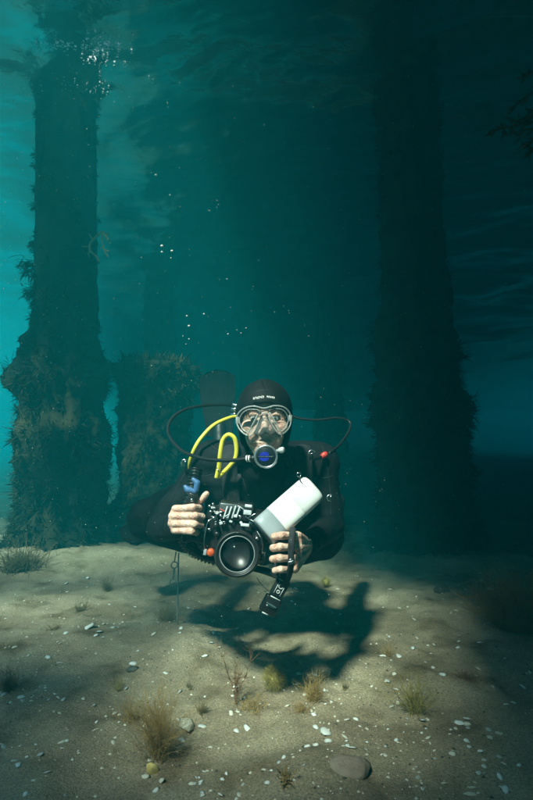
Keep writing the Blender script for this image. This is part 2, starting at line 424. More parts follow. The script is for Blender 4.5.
# ------------------------------------------------------------------ diver materials
neo = mat('black_neoprene', (.003, .004, .005), (.008, .009, .012), rough=.7, scale=30, bump=.25, bscale=9, spec=.2)
suit_m = mat('black_suit_fabric', (.0035, .004, .006), (.009, .010, .014), rough=.8, scale=14, bump=.5, bscale=22, spec=.15)
rubber = mat('black_rubber', (.008, .008, .009), rough=.42, spec=.5)
web = mat('black_webbing', (.016, .017, .02), (.03, .031, .035), rough=.8, scale=120, spec=.3)
skin = mat('skin', (.60, .31, .235), (.86, .61, .49), rough=.5, scale=55, bump=.45, bscale=190, sub=.0)
steel = mat('steel', (.62, .63, .64), (.5, .51, .52), rough=.22, metal=1., scale=20)
chrome_d = mat('dark_anodised', (.03, .032, .036), (.06, .062, .066), rough=.3, metal=.6, scale=30)
yellow_m = mat('yellow_hose', (.78, .66, .06), (.86, .76, .10), rough=.45, scale=30)
white_p = mat('white_plastic', (.85, .85, .84), (.9, .9, .89), rough=.35, scale=9, bump=.03, bscale=60)
grey_p = mat('grey_plastic', (.30, .34, .37), (.35, .39, .42), rough=.45, scale=14)
black_p = mat('black_plastic', (.010, .010, .011), (.018, .018, .02), rough=.35, scale=40)
blue_m = mat('blue_plastic', (.05, .13, .30), (.07, .17, .36), rough=.45, scale=40)
bluef = mat('blue_face_print', (.02, .03, .42), rough=.4)
red_m = mat('red_plastic', (.7, .06, .04), rough=.4)
orange_m = mat('orange_knob', (.75, .13, .03), (.5, .06, .02), rough=.45, scale=200)
whiteink = mat('white_print', (.8, .8, .8), rough=.6)
greyink = mat('grey_print', (.32, .34, .34), rough=.6)
def clear_mat(name, tint, frost, glossr=.08, body=None):
    """thin clear plastic or glass: lets light straight through, reflects at grazing angles, slightly milky"""
    m = bpy.data.materials.new(name); m.use_nodes = True
    n = m.node_tree.nodes; l = m.node_tree.links; n.remove(n['Principled BSDF'])
    tr = n.new('ShaderNodeBsdfTransparent'); tr.inputs[0].default_value = (*tint, 1)
    gl = n.new('ShaderNodeBsdfGlossy'); gl.inputs['Roughness'].default_value = glossr
    df = n.new('ShaderNodeBsdfDiffuse'); df.inputs[0].default_value = (*(body or (.75, .78, .78)), 1)
    lw = n.new('ShaderNodeLayerWeight'); lw.inputs[0].default_value = .25
    a = n.new('ShaderNodeMixShader'); a.inputs[0].default_value = frost
    l.new(tr.outputs[0], a.inputs[1]); l.new(df.outputs[0], a.inputs[2])
    b = n.new('ShaderNodeMixShader'); l.new(lw.outputs['Fresnel'], b.inputs[0])
    l.new(a.outputs[0], b.inputs[1]); l.new(gl.outputs[0], b.inputs[2])
    l.new(b.outputs[0], n['Material Output'].inputs['Surface']); return m
glass = clear_mat('mask_glass', (.98, .99, .99), .008, .02)
silicone = clear_mat('clear_silicone', (.96, .98, .98), .12, .2)
silicone_f = clear_mat('clear_frame', (.88, .93, .93), .42, .12)

# ------------------------------------------------------------------ the diver
# body frame points from the photograph, each on its own distance
HY = 1.66
HC = at(264.5, 421, HY)                                   # middle of the head
person = empty('person', (HC.x, 2.0, 0.3), label='diver in black suit hovering over the sand, facing us with a camera rig', cat='person')
def head_geo():
    c = HC; g = []
    E = lambda x, y, z, sx, sy, sz, sub=3, ax=None: g.append(ell_geo(c + Vector((x, y, z)), (sx, sy, sz), ax, sub))
    E(0, .02, .035, .073, .092, .088)                     # cranium
    E(0, -.012, -.03, .062, .070, .080)                   # face mass
    E(0, -.028, -.085, .040, .046, .034)                  # jaw
    E(0, -.062, -.106, .021, .018, .016)                  # chin
    for s in (-1, 1):
        E(s * .044, -.044, -.020, .028, .027, .026)       # cheekbones
        E(s * .052, -.030, .022, .022, .030, .034)        # temples
        E(s * .031, -.0555, .031, .026, .015, .010)        # brows
        E(s * .030, -.052, -.050, .026, .024, .030)       # cheeks
        E(s * .074, .012, -.012, .008, .018, .030)        # ears
        E(s * .031, -.0635, .0155, .0165, .010, .0048)    # upper lids
        E(s * .031, -.0625, -.0060, .0155, .009, .0042)   # lower lids
        E(s * .011, -.083, -.036, .0075, .009, .0075)     # nostrils
    g.append(cap_geo(c + Vector((0, -.066, .018)), .010, c + Vector((0, -.091, -.032)), .0115))
    E(0, -.0745, -.066, .024, .010, .0065)                # lips
    E(0, -.0725, -.076, .020, .010, .0065)
    g.append(cap_geo(c + Vector((0, .03, -.06)), .05, c + Vector((0, .085, -.15)), .055))   # neck
    return fuse(merge(g), .0034, 3, .5)
def fist(knuckles, pips, dips, tips, wrist, palm_extra, thumb, rs):
    g = []
    for k, p, d, t, r in zip(knuckles, pips, dips, tips, rs):
        k = Vector(k); p = Vector(p); m1 = k.lerp(p, .5) + Vector((0, .0008, 0))
        g.append(chain_geo([(k, r * 1.12), (m1, r * .96), (p, r * 1.06), (Vector(p).lerp(Vector(d), .5), r * .94), (d, r * .95), (t, r * .82)]))
        g.append(cap_geo(wrist, .020, k, r * 1.12))
    for i in range(len(knuckles) - 1): g.append(cap_geo(knuckles[i], rs[i], knuckles[i + 1], rs[i + 1]))
    for (a, ra, b, rb) in palm_extra: g.append(cap_geo(a, ra, b, rb))
    g.append(chain_geo(thumb))
    return fuse(merge(g), .0021, 2, .4)
# right hand, closed round the upright grip on our left
ys = (507.5, 515.8, 524.0, 531.5); rs = (.0108, .0112, .0108, .0098)
kR = [at(x, y, 1.515) for x, y in zip((175.5, 172.5, 171.8, 174.5), (509, 516, 523.4, 530.4))]
pR = [at(x, y, 1.478) for x, y in zip((193, 195, 194.5, 191.5), ys)]
dR = [at(x, y, 1.500) for x, y in zip((199, 202, 201, 196.5), (508, 516.8, 525, 532.6))]
tR = [at(x, y, 1.530) for x, y in zip((195, 197, 196, 193), ys)]
wR = at(178, 527, 1.60)
handR = fist(kR, pR, dR, tR, wR, [(at(180, 515, 1.56), .017, wR, .02)],
             [(at(184, 517, 1.572), .015), (at(193, 508, 1.545), .0135), (at(200.5, 500.5, 1.52), .0118), (at(206.5, 494, 1.512), .0088)], rs)
# left hand, wrapped round the other grip
yl = (535.5, 547, 558, 569.5)
kL = [at(x, y, 1.490) for x, y in zip((298, 299, 298, 295), yl)]
pL = [at(x, y, 1.450) for x, y in zip((281, 280, 279.5, 280.5), yl)]
dL = [at(x, y + 1, 1.465) for x, y in zip((274, 273, 272.5, 275), yl)]
tL = [at(x, y + 1, 1.492) for x, y in zip((275, 274, 273, 276), yl)]
wL = at(308, 545, 1.60)
handL = fist(kL, pL, dL, tL, wL, [(at(298, 542, 1.545), .017, wL, .02)],
             [(at(300, 540, 1.55), .015), (at(290, 530, 1.55), .013), (at(281, 524, 1.50), .0115), (at(275, 520, 1.49), .0088)], rs)
shR, elR = at(212, 462, 1.93), at(160, 527, 1.86)
shL, elL = at(318, 464, 1.93), at(331, 526, 1.90)
nk = HC + Vector((0, .085, -.15)); ch = at(265, 495, 1.96); bel = at(264, 520, 2.12); pel = at(263, 530, 2.3)
hipR, knR, anR = at(242, 540, 2.22), at(150, 519, 2.05), at(200, 480, 2.55)
hipL, knL, anL = at(286, 540, 2.22), at(321, 536, 2.02), at(170, 528, 2.70)
def body_core(k):
    """trunk and limbs as one volume; k thickens it for the suit"""
    g = []
    A = lambda p, q, a, b: g.append(cap_geo(p, a * k, q, b * k))
    A(nk, ch, .07, .13); A(shR, shL, .085, .085); A(ch, bel, .15, .155); A(bel, pel, .155, .15)
    A(at(232, 480, 1.95), at(298, 482, 1.95), .12, .12)
    A(at(232, 512, 1.98), at(300, 514, 1.98), .11, .11)
    for (s, e, wr) in ((shR, elR, wR), (shL, elL, wL)):
        A(s, e, .068, .052); A(e, wr, .051, .034)
    A(hipR, knR, .115, .088); A(knR, anR, .078, .05)
    A(hipL, knL, .115, .088); A(knL, at(335, 500, 2.6), .072, .048)
    return merge(g)
inner = fuse(body_core(.84), .018, 3)
hg = head_geo()
bv, bf = merge([inner, hg, handR, handL])
link('body', mesh_py(bv, bf), skin, person)
# the suit: same figure, thicker, with cuffs and creases
sv, sf = fuse(merge([body_core(1.0), cap_geo(wR + Vector((-.004, .012, -.006)), .034, elR, .05), cap_geo(wL + Vector((0, .01, 0)), .034, elL, .05)]), .0095, 5, .5)
def crease(p):
    p = Vector(p)
    a = noise.noise(Vector((p.x * 6, p.y * 5, p.z * 30))) * .55 + noise.noise(Vector((p.x * 24, p.y * 8, p.z * 18 + 4))) * .45
    return .0095 * a
sm = mesh_py(sv, sf)
nrm = [tuple(x.normal) for x in sm.vertices]
for x, nn in zip(sm.vertices, nrm): x.co = x.co + Vector(nn) * crease(x.co)
link('wetsuit', sm, suit_m, person)
from mathutils.bvhtree import BVHTree
sbvh = BVHTree.FromPolygons([x.co.copy() for x in sm.vertices], [tuple(q.vertices) for q in sm.polygons])
def on_suit(px, py, off=.001):
    d = ray(px, py).normalized(); h = sbvh.ray_cast(Vector((0, 0, CAMZ)), d)[0]
    return None if h is None else h - d * off
seam_m = mat('suit_seam', (.010, .011, .013), (.018, .019, .022), rough=.7, scale=80)
for pts in (((202, 446), (192, 462), (180, 482), (168, 505)), ((240, 468), (246, 490), (250, 505)), ((322, 446), (327, 466), (330, 490), (331, 515)), ((190, 472), (203, 476), (214, 474)), ((314, 476), (324, 478), (333, 476)), ((158, 500), (164, 512), (170, 524)), ((306, 520), (318, 524), (334, 522)), ((205, 440), (215, 448), (228, 452))):
    q = [on_suit(*p_) for p_ in catmull([Vector((a_, b_, 0)) for a_, b_ in pts], 5) for p_ in [(p_.x, p_.y)]]
    q = [x_ for x_ in q if x_ is not None]
    if len(q) > 4 and max((a_ - b_).length for a_, b_ in zip(q[:-1], q[1:])) < .06:
        tube('seam', q, .0013, seam_m, person, seg=6, n=3)
for wp, ep in ((wR, elR), (wL, elL)):                      # tight wrist cuffs
    d = (ep - wp).normalized()
    link('cuff', mesh_py(*cyl_geo(wp - d * .006, wp + d * .045, ((0, .0285), (.06, .0325), (.5, .034), (.94, .0345), (1, .033)))), neo, person)
# eyes
for s in (-1, 1):
    ec = HC + Vector((s * .031, -.0605, .005))
    eye = link('eye', mesh_py(*ell_geo(ec, (.0122,) * 3)), mat('eye_white', (.45, .42, .40), rough=.2), person)
    link('iris', mesh_py(*ell_geo(ec + Vector((-s * .0005, -.0098, .0002)), (.0064, .0032, .0064))), mat('iris', (.06, .09, .09), (.12, .15, .14), rough=.15, scale=300), eye)
    link('pupil', mesh_py(*ell_geo(ec + Vector((-s * .0005, -.0118, .0002)), (.0030, .0020, .0030), sub=2)), mat('pupil', (.004, .004, .004), rough=.1), eye)
    pts = [HC + Vector((s * x, y, z)) for x, y, z in ((.012, -.0735, .027), (.026, -.0725, .032), (.040, -.0685, .032), (.050, -.0625, .026))]
    tube('eyebrow', pts, lambda t: .0034 * (1 - .6 * t), mat('brow_hair', (.05, .032, .022), (.11, .07, .05), rough=.8, scale=300), person, seg=6)
# hood
def build_hood():
    bm = bmesh.new(); bmesh.ops.create_uvsphere(bm, u_segments=72, v_segments=48, radius=1)
    dead = []
    for x in bm.verts:
        d = x.co.copy()
        # face opening as an egg seen from the front
        if d.y < -.15:
            ex = d.x / .86; ez = (d.z + .42) / (.72 if d.z > -.42 else .9)
            if ex * ex + ez * ez < 1: dead.append(x)
    bmesh.ops.delete(bm, geom=dead, context='VERTS')
    for x in bm.verts:
        d = x.co
        u_ = max(0, d.z); k = 1 - .10 * max(0, -d.z) + .30 * u_ * u_ * (1 - u_ * u_)
        r = Vector((d.x * .0835 * k, d.y * .103 * (1 + .2 * u_ * u_ * (1 - u_ * u_)) + .012, d.z * .116 - (.045 * max(0, -d.z))))
        x.co = HC + r + Vector((0, .004, .012))
    g = bmgeo(bm); return g
hv, hf = build_hood()
hood = link('hood', mesh_py(hv, hf), neo, person)
so = hood.modifiers.new('thick', 'SOLIDIFY'); so.thickness = .005; so.offset = 1
seamm = mat('hood_seam', (.03, .034, .038), rough=.7)
hbvh = BVHTree.FromPolygons([Vector(x) for x in hv], hf)
def hood_pt(px, py):                                       # a pixel dropped onto the hood's front
    d = ray(px, py).normalized(); h = hbvh.ray_cast(Vector((0, 0, CAMZ)), d)[0]
    return (h if h is not None else at(px, py, HY - .09)) - d * .0062
for pts in (((241, 404), (247, 396), (256, 391.5), (266, 390), (276, 391.5), (284, 396), (289, 404)), ((262, 380), (263, 385), (264, 390)),):
    tube('seam', [hood_pt(*p) for p in pts], .0009, seamm, hood, seg=6)
def strokes(name, segs, r, m, parent, fn):                 # small printed characters made of strokes
    return link(name, mesh_py(*merge([tube_geo([fn(*p) for p in s], r, seg=5, smooth=False) for s in segs])), m, parent)
segs = []; rr = random.Random(5)
for k in range(7):                                         # first word, seven small capitals
    x = 253.4 + k * 1.62; y = 399.6 - k * .26
    segs += [((x, y), (x + .15, y - 2.1)), ((x + .15, y - 2.1), (x + 1.0, y - (2.2 if k % 2 else .9)))]
    if k % 3 != 1: segs.append(((x + .1, y - .1), (x + 1.0, y - .3)))
for k in range(5):                                         # second word, five
    x = 267.2 + k * 1.68; y = 397.9 + k * .28
    segs += [((x, y), (x, y - 2.1)), ((x, y - 2.1), (x + 1.0, y - (1.9 if k % 2 else .6)))]
    if k % 2: segs.append(((x, y - 1.), (x + .9, y - .9)))
strokes('printed_logo', segs, .0010, whiteink, hood, lambda a, b: hood_pt(a, b) + Vector((0, -.0006, 0)))

# harness and buoyancy vest
def vest():
    hv = empty('harness', (0, 0, 0)); return hv
for s, sh in ((-1, shR), (1, shL)):
    x0 = 232 if s < 0 else 302
    pts = [at(x0 - 2 * s, 455, 2.08), at(x0, 447, 1.88), at(x0 + 2 * s, 458, 1.795), at(x0 + 2 * s, 480, 1.785), at(x0 - 1 * s, 505, 1.80)]
    tube('shoulder_strap', pts, .028, web, person, seg=12, flat=.35, upv=(1, 0, 0))
for (px, py, Y, t) in ((312, 453.5, 1.775, .25), (184.5, 463, 1.84, 1.2), (330.5, 498, 1.80, 1.4)):
    c = at(px, py, Y)
    xd = Vector((math.cos(t), 0, math.sin(t)))
    ring = merge([torus_geo(c, (0, -1, .3), .0115, .0019, 18, 7, -.3, 3.5, xd), tube_geo([c + xd * .0125, c - xd * .0125], .0019, seg=7, smooth=False)])
    link('d_ring', mesh_py(*ring), steel, person)
tube('chest_strap', [at(234, 478, 1.79), at(250, 481, 1.765), at(268, 482, 1.76), at(286, 481, 1.765), at(301, 478, 1.79)], .017, web, person, seg=10, flat=.3, upv=(0, 0, 1))
link('chest_buckle', mesh_py(*box_geo(at(262, 482, 1.752), (.05, .012, .032), None, .004)), black_p, person)
tube('hood_collar', [nk + Vector((math.sin(a) * .082, -math.cos(a) * .075 + .0, .02 + .02 * math.cos(a))) for a in [R(x) for x in range(0, 361, 24)]], .012, neo, person, seg=10)
cor = [at(196, 470, 1.80), at(190, 500, 1.76), at(184, 535, 1.74), at(200, 553, 1.72), at(232, 560, 1.74), at(262, 556, 1.80)]
CN = 46
tube('corrugated_hose', cor, lambda t: .021 + .0032 * math.cos(t * 2 * math.pi * CN), rubber, person, seg=14, n=CN)
link('vest_pocket', mesh_py(*box_geo(at(318, 536, 1.78), (.045, .02, .075), Matrix.Rotation(R(-18), 4, 'Y'), .009, 3)), mat('pale_green_tag', (.16, .24, .19), (.22, .3, .24), rough=.6, scale=30), person)
# fins
fin_m = mat('fin_rubber', (.004, .005, .007), (.008, .009, .011), rough=.9, scale=20, spec=.2)
def fin(root_p, tip_p, wide, thick, nrmv, label):
    root_p = Vector(root_p); tip_p = Vector(tip_p); d = tip_p - root_p; L = d.length; d.normalize()
    n = (Vector(nrmv) - d * Vector(nrmv).dot(d)).normalized(); sd = d.cross(n)
    root = empty('swim_fin', root_p, label=label, cat='fin', group='swim fins')
    v = []; f = []; nu, nv = 22, 16
    for side in (1, -1):
        for i in range(nu + 1):
            t = i / nu
            w_ = wide * (.72 + .28 * smooth01(0, .7, t)) * (1 if t < .9 else math.sqrt(max(.02, 1 - ((t - .9) / .1) ** 2 * .6)))
            for j in range(nv + 1):
                s = (j / nv - .5) * 2
                rib = .004 * (abs(s) > .86) + .0018 * (math.cos(s * 14) > .6)
                tt = t - .05 * smooth01(.8, 1, t) * (s * s)
                v.append(tuple(root_p + d * L * tt + sd * s * w_ * .5 + n * (side * (thick * (1 - .6 * t) * .5 + rib) + .05 * L * math.sin(t * 2.2))))
    o = (nu + 1) * (nv + 1)
    for sidx in (0, 1):
        for i in range(nu):
            for j in range(nv):
                a = sidx * o + i * (nv + 1) + j; q = (a, a + 1, a + nv + 2, a + nv + 1); f.append(q if sidx else q[::-1])
    ring = [i * (nv + 1) for i in range(nu + 1)] + [nu * (nv + 1) + j for j in range(1, nv + 1)] + [i * (nv + 1) + nv for i in range(nu - 1, -1, -1)]
    for a, b in zip(ring[:-1], ring[1:]): f.append((a, b, b + o, a + o))
    link('blade', mesh_py(v, f), fin_m, root)
    fp = fuse(merge([cap_geo(root_p - d * .16, .05, root_p + d * .05, .042), cap_geo(root_p - d * .17, .048, root_p - d * .14 - n * .05, .05)]), .012, 4)
    link('foot_pocket', mesh_py(*fp), rubber, root)
    link('heel_strap', mesh_py(*torus_geo(root_p - d * .10, d, .056, .008, 24, 7)), rubber, root)
    return root
fin(at(220, 436, 2.9), at(217, 371, 3.0), .2, .012, (0, -1, .2), 'dark fin blade raised behind the diver beside the hood')
fin(at(160, 522, 2.72), at(124, 541, 2.60), .17, .014, (-.3, -.6, .7), 'dark ribbed fin trailing low beside the weedy stump')

# air tank and first stage behind the head
tank = empty('air_tank', at(262, 470, 2.5), label='dark air cylinder strapped behind the diver, mostly hidden', cat='tank')
t0, t1 = at(262, 432, 2.06), at(262, 492, 2.62)
link('cylinder', mesh_py(*cyl_geo(t0, t1, ((0, .02), (.02, .045), (.06, .07), (.12, .086), (.2, .09), (.96, .09), (1, .08)))), mat('tank_paint', (.03, .035, .045), (.05, .055, .06), rough=.4, scale=9), tank)
vd = (t0 - t1).normalized()
link('valve', mesh_py(*merge([cyl_geo(t0 - vd * .01, t0 + vd * .055, ((0, .016), (.3, .017), (.35, .021), (.9, .021), (1, .017))), cyl_geo(t0 + vd * .02 - Vector((.06, 0, 0)), t0 + vd * .02 + Vector((.05, 0, 0)), ((0, .013), (.04, .016), (.28, .016), (.3, .009), (.9, .009), (1, .006)))])), chrome_d, tank)
fs = at(240, 411, 1.93)
first = empty('first_stage', fs, label='metal first stage regulator block behind the hood where hoses meet', cat='regulator')
link('block', mesh_py(*cyl_geo(fs + Vector((-.012, .02, -.02)), fs + Vector((.028, .03, .02)), ((0, .016), (.1, .02), (.5, .02), (.55, .023), (.9, .023), (1, .018)))), chrome_d, first)
for (dx, dz) in ((-.010, .004), (-.012, -.012), (-.006, .016)):
    p = fs + Vector((dx, -.006, dz)); link('hose_fitting', mesh_py(*cyl_geo(p, p + Vector((-.022, -.008, dz * .4)), ((0, .0075), (.1, .009), (.5, .009), (.55, .0068), (1, .0068)), 12)), steel, first)

# mask
mask = empty('diving_mask', HC + Vector((0, -.07, 0)), label='clear twin lens diving mask with silver frame on the diver', cat='mask')
MY = HC.y - .098
def mp(px, py, dy=0.0):                                    # pixel on the curved mask front
    u = (px - 264) / 27.5
    return at(px, py, MY + .030 * abs(u) ** 2.4 + dy)
outer = [(264, 408.2), (254, 406.2), (245, 408), (238.5, 413.5), (236.6, 421), (239.5, 429), (245.5, 434.6), (250.5, 435.4), (254.5, 431), (257.5, 424), (261.5, 414.8), (264.5, 412.8),
         (267.5, 414.8), (271.5, 423.5), (275.5, 430), (279.5, 434.2), (284, 433), (289, 427.5), (291.2, 419.5), (289, 412), (283, 407), (274, 405.8)]
L1 = [(259.8, 411.4), (252, 409.2), (245.2, 411), (240.6, 416), (239.6, 422), (242.4, 428.6), (247, 432.2), (250.2, 432.2), (253, 427.5), (256.6, 419.5)]
L2 = [(268.8, 411), (275, 408.8), (282, 409.6), (286.6, 414), (288.2, 420), (286.2, 426.6), (282.4, 430.8), (279.4, 431), (276.2, 427), (272.2, 418.5)]
def loop_tube(name, pts, r, m, parent, dy=0., flat=1.):
    C = [mp(x, y, dy) for x, y in pts]; C = C + [C[0]]
    P = [C[-2]] + C + [C[1]]; cc = catmull(P, 6)[6:-6]
    return link(name, mesh_py(*tube_geo(cc, r, seg=8, smooth=False, closed=True, flat=flat)), m, parent)
loop_tube('frame', outer, .0024, silicone_f, mask, .004)
for Lp in (L1, L2):
    fr_ = loop_tube('lens_frame', Lp, .0014, silicone_f, mask, -.001)
    C = [mp(x, y, .002) for x, y in Lp]; cen = sum(C, Vector()) / len(C)
    v = [tuple(cen)] + [tuple(c) for c in C]; n_ = len(C)
    link('lens', mesh_py(v, [(0, 1 + i, 1 + (i + 1) % n_) for i in range(n_)]), glass, mask, smooth=False)
# skirt from the frame back to the face
C = catmull([mp(x, y, .004) for x, y in outer] + [mp(*outer[0], .004)], 4)
v = []; f = []; nC = len(C) - 1
for k in range(5):
    t = k / 4
    for c in C[:-1]:
        rel = c - HC
        tgt = HC + Vector((rel.x * (.97 + .04 * t), 0, rel.z * (.97 + .05 * t)))
        tgt.y = HC.y - .030 - .034 * max(0, 1 - (rel.x / .075) ** 2)
        v.append(tuple(c.lerp(Vector((tgt.x, tgt.y, tgt.z)), t)))
for k in range(4):
    for i in range(nC): f.append((k * nC + i, k * nC + (i + 1) % nC, (k + 1) * nC + (i + 1) % nC, (k + 1) * nC + i))
link('skirt', mesh_py(v, f), silicone, mask)
# nose pocket, a clear wedge between the lenses
apex = mp(264.3, 413.5, -.002); bl = mp(253.5, 432.5, 0.004); br = mp(276.5, 431, 0.004); tipn = at(264.6, 430.5, MY - .018); mid = at(264.4, 421, MY - .006)
g = [(tuple(apex), tuple(mid), tuple(tipn), tuple(bl), tuple(br), tuple(at(264.6, 436, MY + .006)), tuple(at(258, 434.6, MY + .002)), tuple(at(271.4, 434, MY + .002)))]
pk = mesh_py(list(g[0]), [(0, 3, 1), (0, 1, 4), (1, 3, 6, 2), (1, 2, 7, 4), (2, 6, 5), (2, 5, 7)])
no = link('nose_pocket', pk, silicone, mask)
for a, b in (((258.8, 412.6), (247.6, 434.6)), ((269.6, 412.2), (281.6, 433))):
    tube('nose_bridge_rib', [mp(*a, -.003), mp((a[0] + b[0]) / 2, (a[1] + b[1]) / 2 - .3, -.005), mp(*b, 0)], .0021, silicone_f, mask, seg=8)
tube('brow_bar', [mp(250, 410.6, -.002), mp(257, 412.2, -.006), (mp(264, 411, -.008)), mp(270, 408.8, -.005), mp(276, 409, -.002)], .0016, black_p, mask, seg=8)
for px, py in ((237.6, 420.5), (290.3, 418.5)):
    link('strap_buckle', mesh_py(*box_geo(mp(px, py, .012), (.011, .018, .022), None, .003)), silicone_f, mask)
C = [mp(237, 420, .016)] + [HC + Vector((math.sin(a) * .0925, .004 - math.cos(a) * .112 + .008, .006)) for a in [R(x) for x in range(-110, -255, -18)]] + [mp(290.5, 418, .016)]
tube('strap', C, .010, web, mask, seg=10, flat=.22, upv=(0, 0, 1))

# second stage with its hose
rc = at(266, 456.5, 1.545)
reg = empty('regulator', rc, label='round silver ringed regulator with dark blue face in the diver mouth', cat='regulator')
fd = Vector((.02, -1, -.10)).normalized()
link('case', mesh_py(*cyl_geo(rc - fd * .034, rc + fd * .003, ((0, .014), (.12, .024), (.4, .031), (.85, .034), (1, .033)), 36)), black_p, reg)
link('mouthpiece', mesh_py(*ell_geo(rc - fd * .042 + Vector((0, 0, .014)), (.024, .022, .013))), rubber, reg)
link('ring', mesh_py(*torus_geo(rc + fd * .003, fd, .0312, .0036, 48, 10)), mat('brushed_ring', (.66, .68, .69), (.54, .56, .57), rough=.3, metal=.85, scale=60), reg)
fpl = link('face_plate', mesh_py(*cyl_geo(rc + fd * .0, rc + fd * .0045, ((0, .0285), (.7, .0285), (1, .027)), 40)), mat('face_black', (.008, .012, .02), (.014, .02, .03), rough=.35, scale=80), reg)
Ff = frame(fd, (1, 0, 0)); fx = Vector((1, 0, 0)) - fd * fd.x; fx.normalize(); fz = Vector((0, 0, 1)) - fd * fd.z; fz.normalize()
def face_pt(a, b): return rc + fd * .0056 + fx * a + fz * b
for (s0, s1, cxx) in ((.0025, .0175, -.005), (-.0155, -.0028, -.005)):
    v = []; n_ = 14
    for k in range(n_ + 1):
        t = k / n_; x = -.0135 + .027 * t; lim = math.sqrt(max(0, 1 - (x / .0145) ** 2))
        hi = s0 + (s1 - s0) * lim * .8 if s0 > 0 else s1; lo = s0 if s0 > 0 else s1 + (s0 - s1) * lim * .8
        v += [tuple(face_pt(cxx + x, lo)), tuple(face_pt(cxx + x, max(hi, lo + .0008)))]
    link('blue_print', mesh_py(v, [(2 * k, 2 * k + 2, 2 * k + 3, 2 * k + 1) for k in range(n_)]), bluef, fpl)
segs = []
for k in range(10):
    x = -.021 + k * .0043
    segs += [((x, -.0008), (x, .0012)), ((x, .0012), (x + .0026, .0012 if k % 2 else -.0006))]
    if k % 3: segs.append(((x + .0026, -.0008), (x + .0026, .0010)))
strokes('printed_name', segs, .00032, greyink, fpl, face_pt)
kb = at(281, 450.5, 1.548); link('adjuster_knob', mesh_py(*cyl_geo(kb - Vector((.012, -.006, .002)), kb + Vector((.008, -.006, .003)), ((0, .005), (.35, .006), (.45, .0085), (.9, .0085), (1, .007)), 16)), mat('pearl_knob', (.6, .62, .62), rough=.35), reg)
tube('hose', [rc - fd * .015 + Vector((-.028, 0, -.002)), at(248, 458.5, 1.55), at(228, 460.5, 1.575), at(203, 458.5, 1.62), at(181, 450, 1.69), at(168.5, 434, 1.77), at(171, 420, 1.82), at(184, 410, 1.86), at(205, 405.5, 1.90), at(228, 405, 1.93), at(240, 408, 1.95)], .0056, rubber, reg, seg=12, n=12)
link('hose_swivel', mesh_py(*cyl_geo(at(255, 458, 1.548), at(246, 458.8, 1.552), ((0, .0085), (.3, .009), (.35, .0075), (.7, .0075), (.75, .0095), (1, .009)), 14)), black_p, reg)
for x in (247.8, 250.0): link('white_band', mesh_py(*cyl_geo(at(x, 458.6, 1.551), at(x - 1.1, 458.7, 1.552), ((0, .0098), (1, .0098)), 14)), white_p, reg)
# yellow hose and loop
yh = empty('yellow_hose', at(228, 450, 1.75), label='yellow spare regulator hose looped over the diver shoulder', cat='hose')
tube('arc', [at(238, 416.5, 1.92), at(229, 418, 1.90), at(214, 425, 1.87), at(202, 437, 1.85), at(195, 448, 1.84), at(190, 462, 1.86), at(190, 474, 1.90)], .0068, yellow_m, yh, seg=12)
tube('loop', [at(216.5, 478, 1.74), at(219, 466, 1.73), at(220.5, 452, 1.72), at(223, 440, 1.715), at(228.5, 434.8, 1.71), at(234.5, 438.5, 1.71), at(236.6, 449, 1.715), at(235.2, 459, 1.72), at(230, 466, 1.73), at(223, 473, 1.74), at(218.5, 477, 1.745)], .0073, yellow_m, yh, seg=12)
link('retainer_ring', mesh_py(*torus_geo(at(220, 470, 1.728), (at(235, 459, 1.72) - at(219, 478, 1.74)), .013, .0014, 22, 6)), steel, yh)
tube('arc_ferrule', [at(240, 416, 1.925), at(236, 416.6, 1.918)], .0086, steel, yh, seg=12)
# low pressure hose on the other side
lp = empty('inflator_hose', at(330, 440, 1.9), label='thin black hose with red fitting arching beside the diver shoulder', cat='hose')
tube('hose', [at(285, 414, 1.97), at(300, 418.5, 1.97), at(318, 420, 1.98), at(338, 418, 2.0), at(349.5, 422, 2.0), at(349, 431, 1.97), at(340, 444, 1.92), at(329, 453.5, 1.87)], .0048, rubber, lp, seg=10)
link('red_fitting', mesh_py(*cyl_geo(at(326.5, 453.5, 1.845), at(320.5, 457.5, 1.825), ((0, .006), (.1, .0095), (.55, .011), (.6, .008), (1, .007)), 14)), red_m, lp)
tube('short_end', [at(321, 457, 1.825), at(312, 460, 1.80), at(300, 465, 1.78)], .0062, rubber, lp, seg=10)
# ------------------------------------------------------------------ camera rig in the diver's hands
bright_p = mat('pale_glint_plastic', (.5, .55, .58), (.75, .78, .8), rough=.25, scale=90)  # pale colour stands in for bright reflections off clear plastic
rig = empty('underwater_camera', at(237, 545, 1.55), label='black camera housing with round dome port held by the diver', cat='camera')
TIL = Matrix.Rotation(R(6), 4, 'Y')
hb = at(236, 532, 1.575)
link('housing', mesh_py(*box_geo(hb, (.175, .10, .135), TIL, .016, 4)), black_p, rig)
top = at(236, 511, 1.555)
link('finder_hump', mesh_py(*box_geo(top, (.10, .07, .052), TIL, .009, 3)), chrome_d, rig)
clearp = clear_mat('clear_window', (.75, .8, .82), .12, .04, (.5, .55, .58))
link('window', mesh_py(*box_geo(at(229, 509.5, 1.515), (.055, .006, .034), TIL, .003)), clearp, rig)
for k in range(4):                                         # pale ribs coloured for the glints of the pop-up window
    link('glint_rib', mesh_py(*box_geo(at(225.5 + k * 4.2, 512.5 - k * .2, 1.509), (.0042, .006, .036 - .003 * (k % 2)), TIL @ Matrix.Rotation(R(12), 4, 'Y'), .0012)), bright_p, rig)
for (px, py, w_, h_) in ((248.5, 506, .020, .008), (247.5, 512.5, .022, .013), (245, 525, .024, .0085)):
    link('button_plate', mesh_py(*box_geo(at(px, py, 1.506), (w_, .005, h_), TIL, .0015)), bright_p, rig)
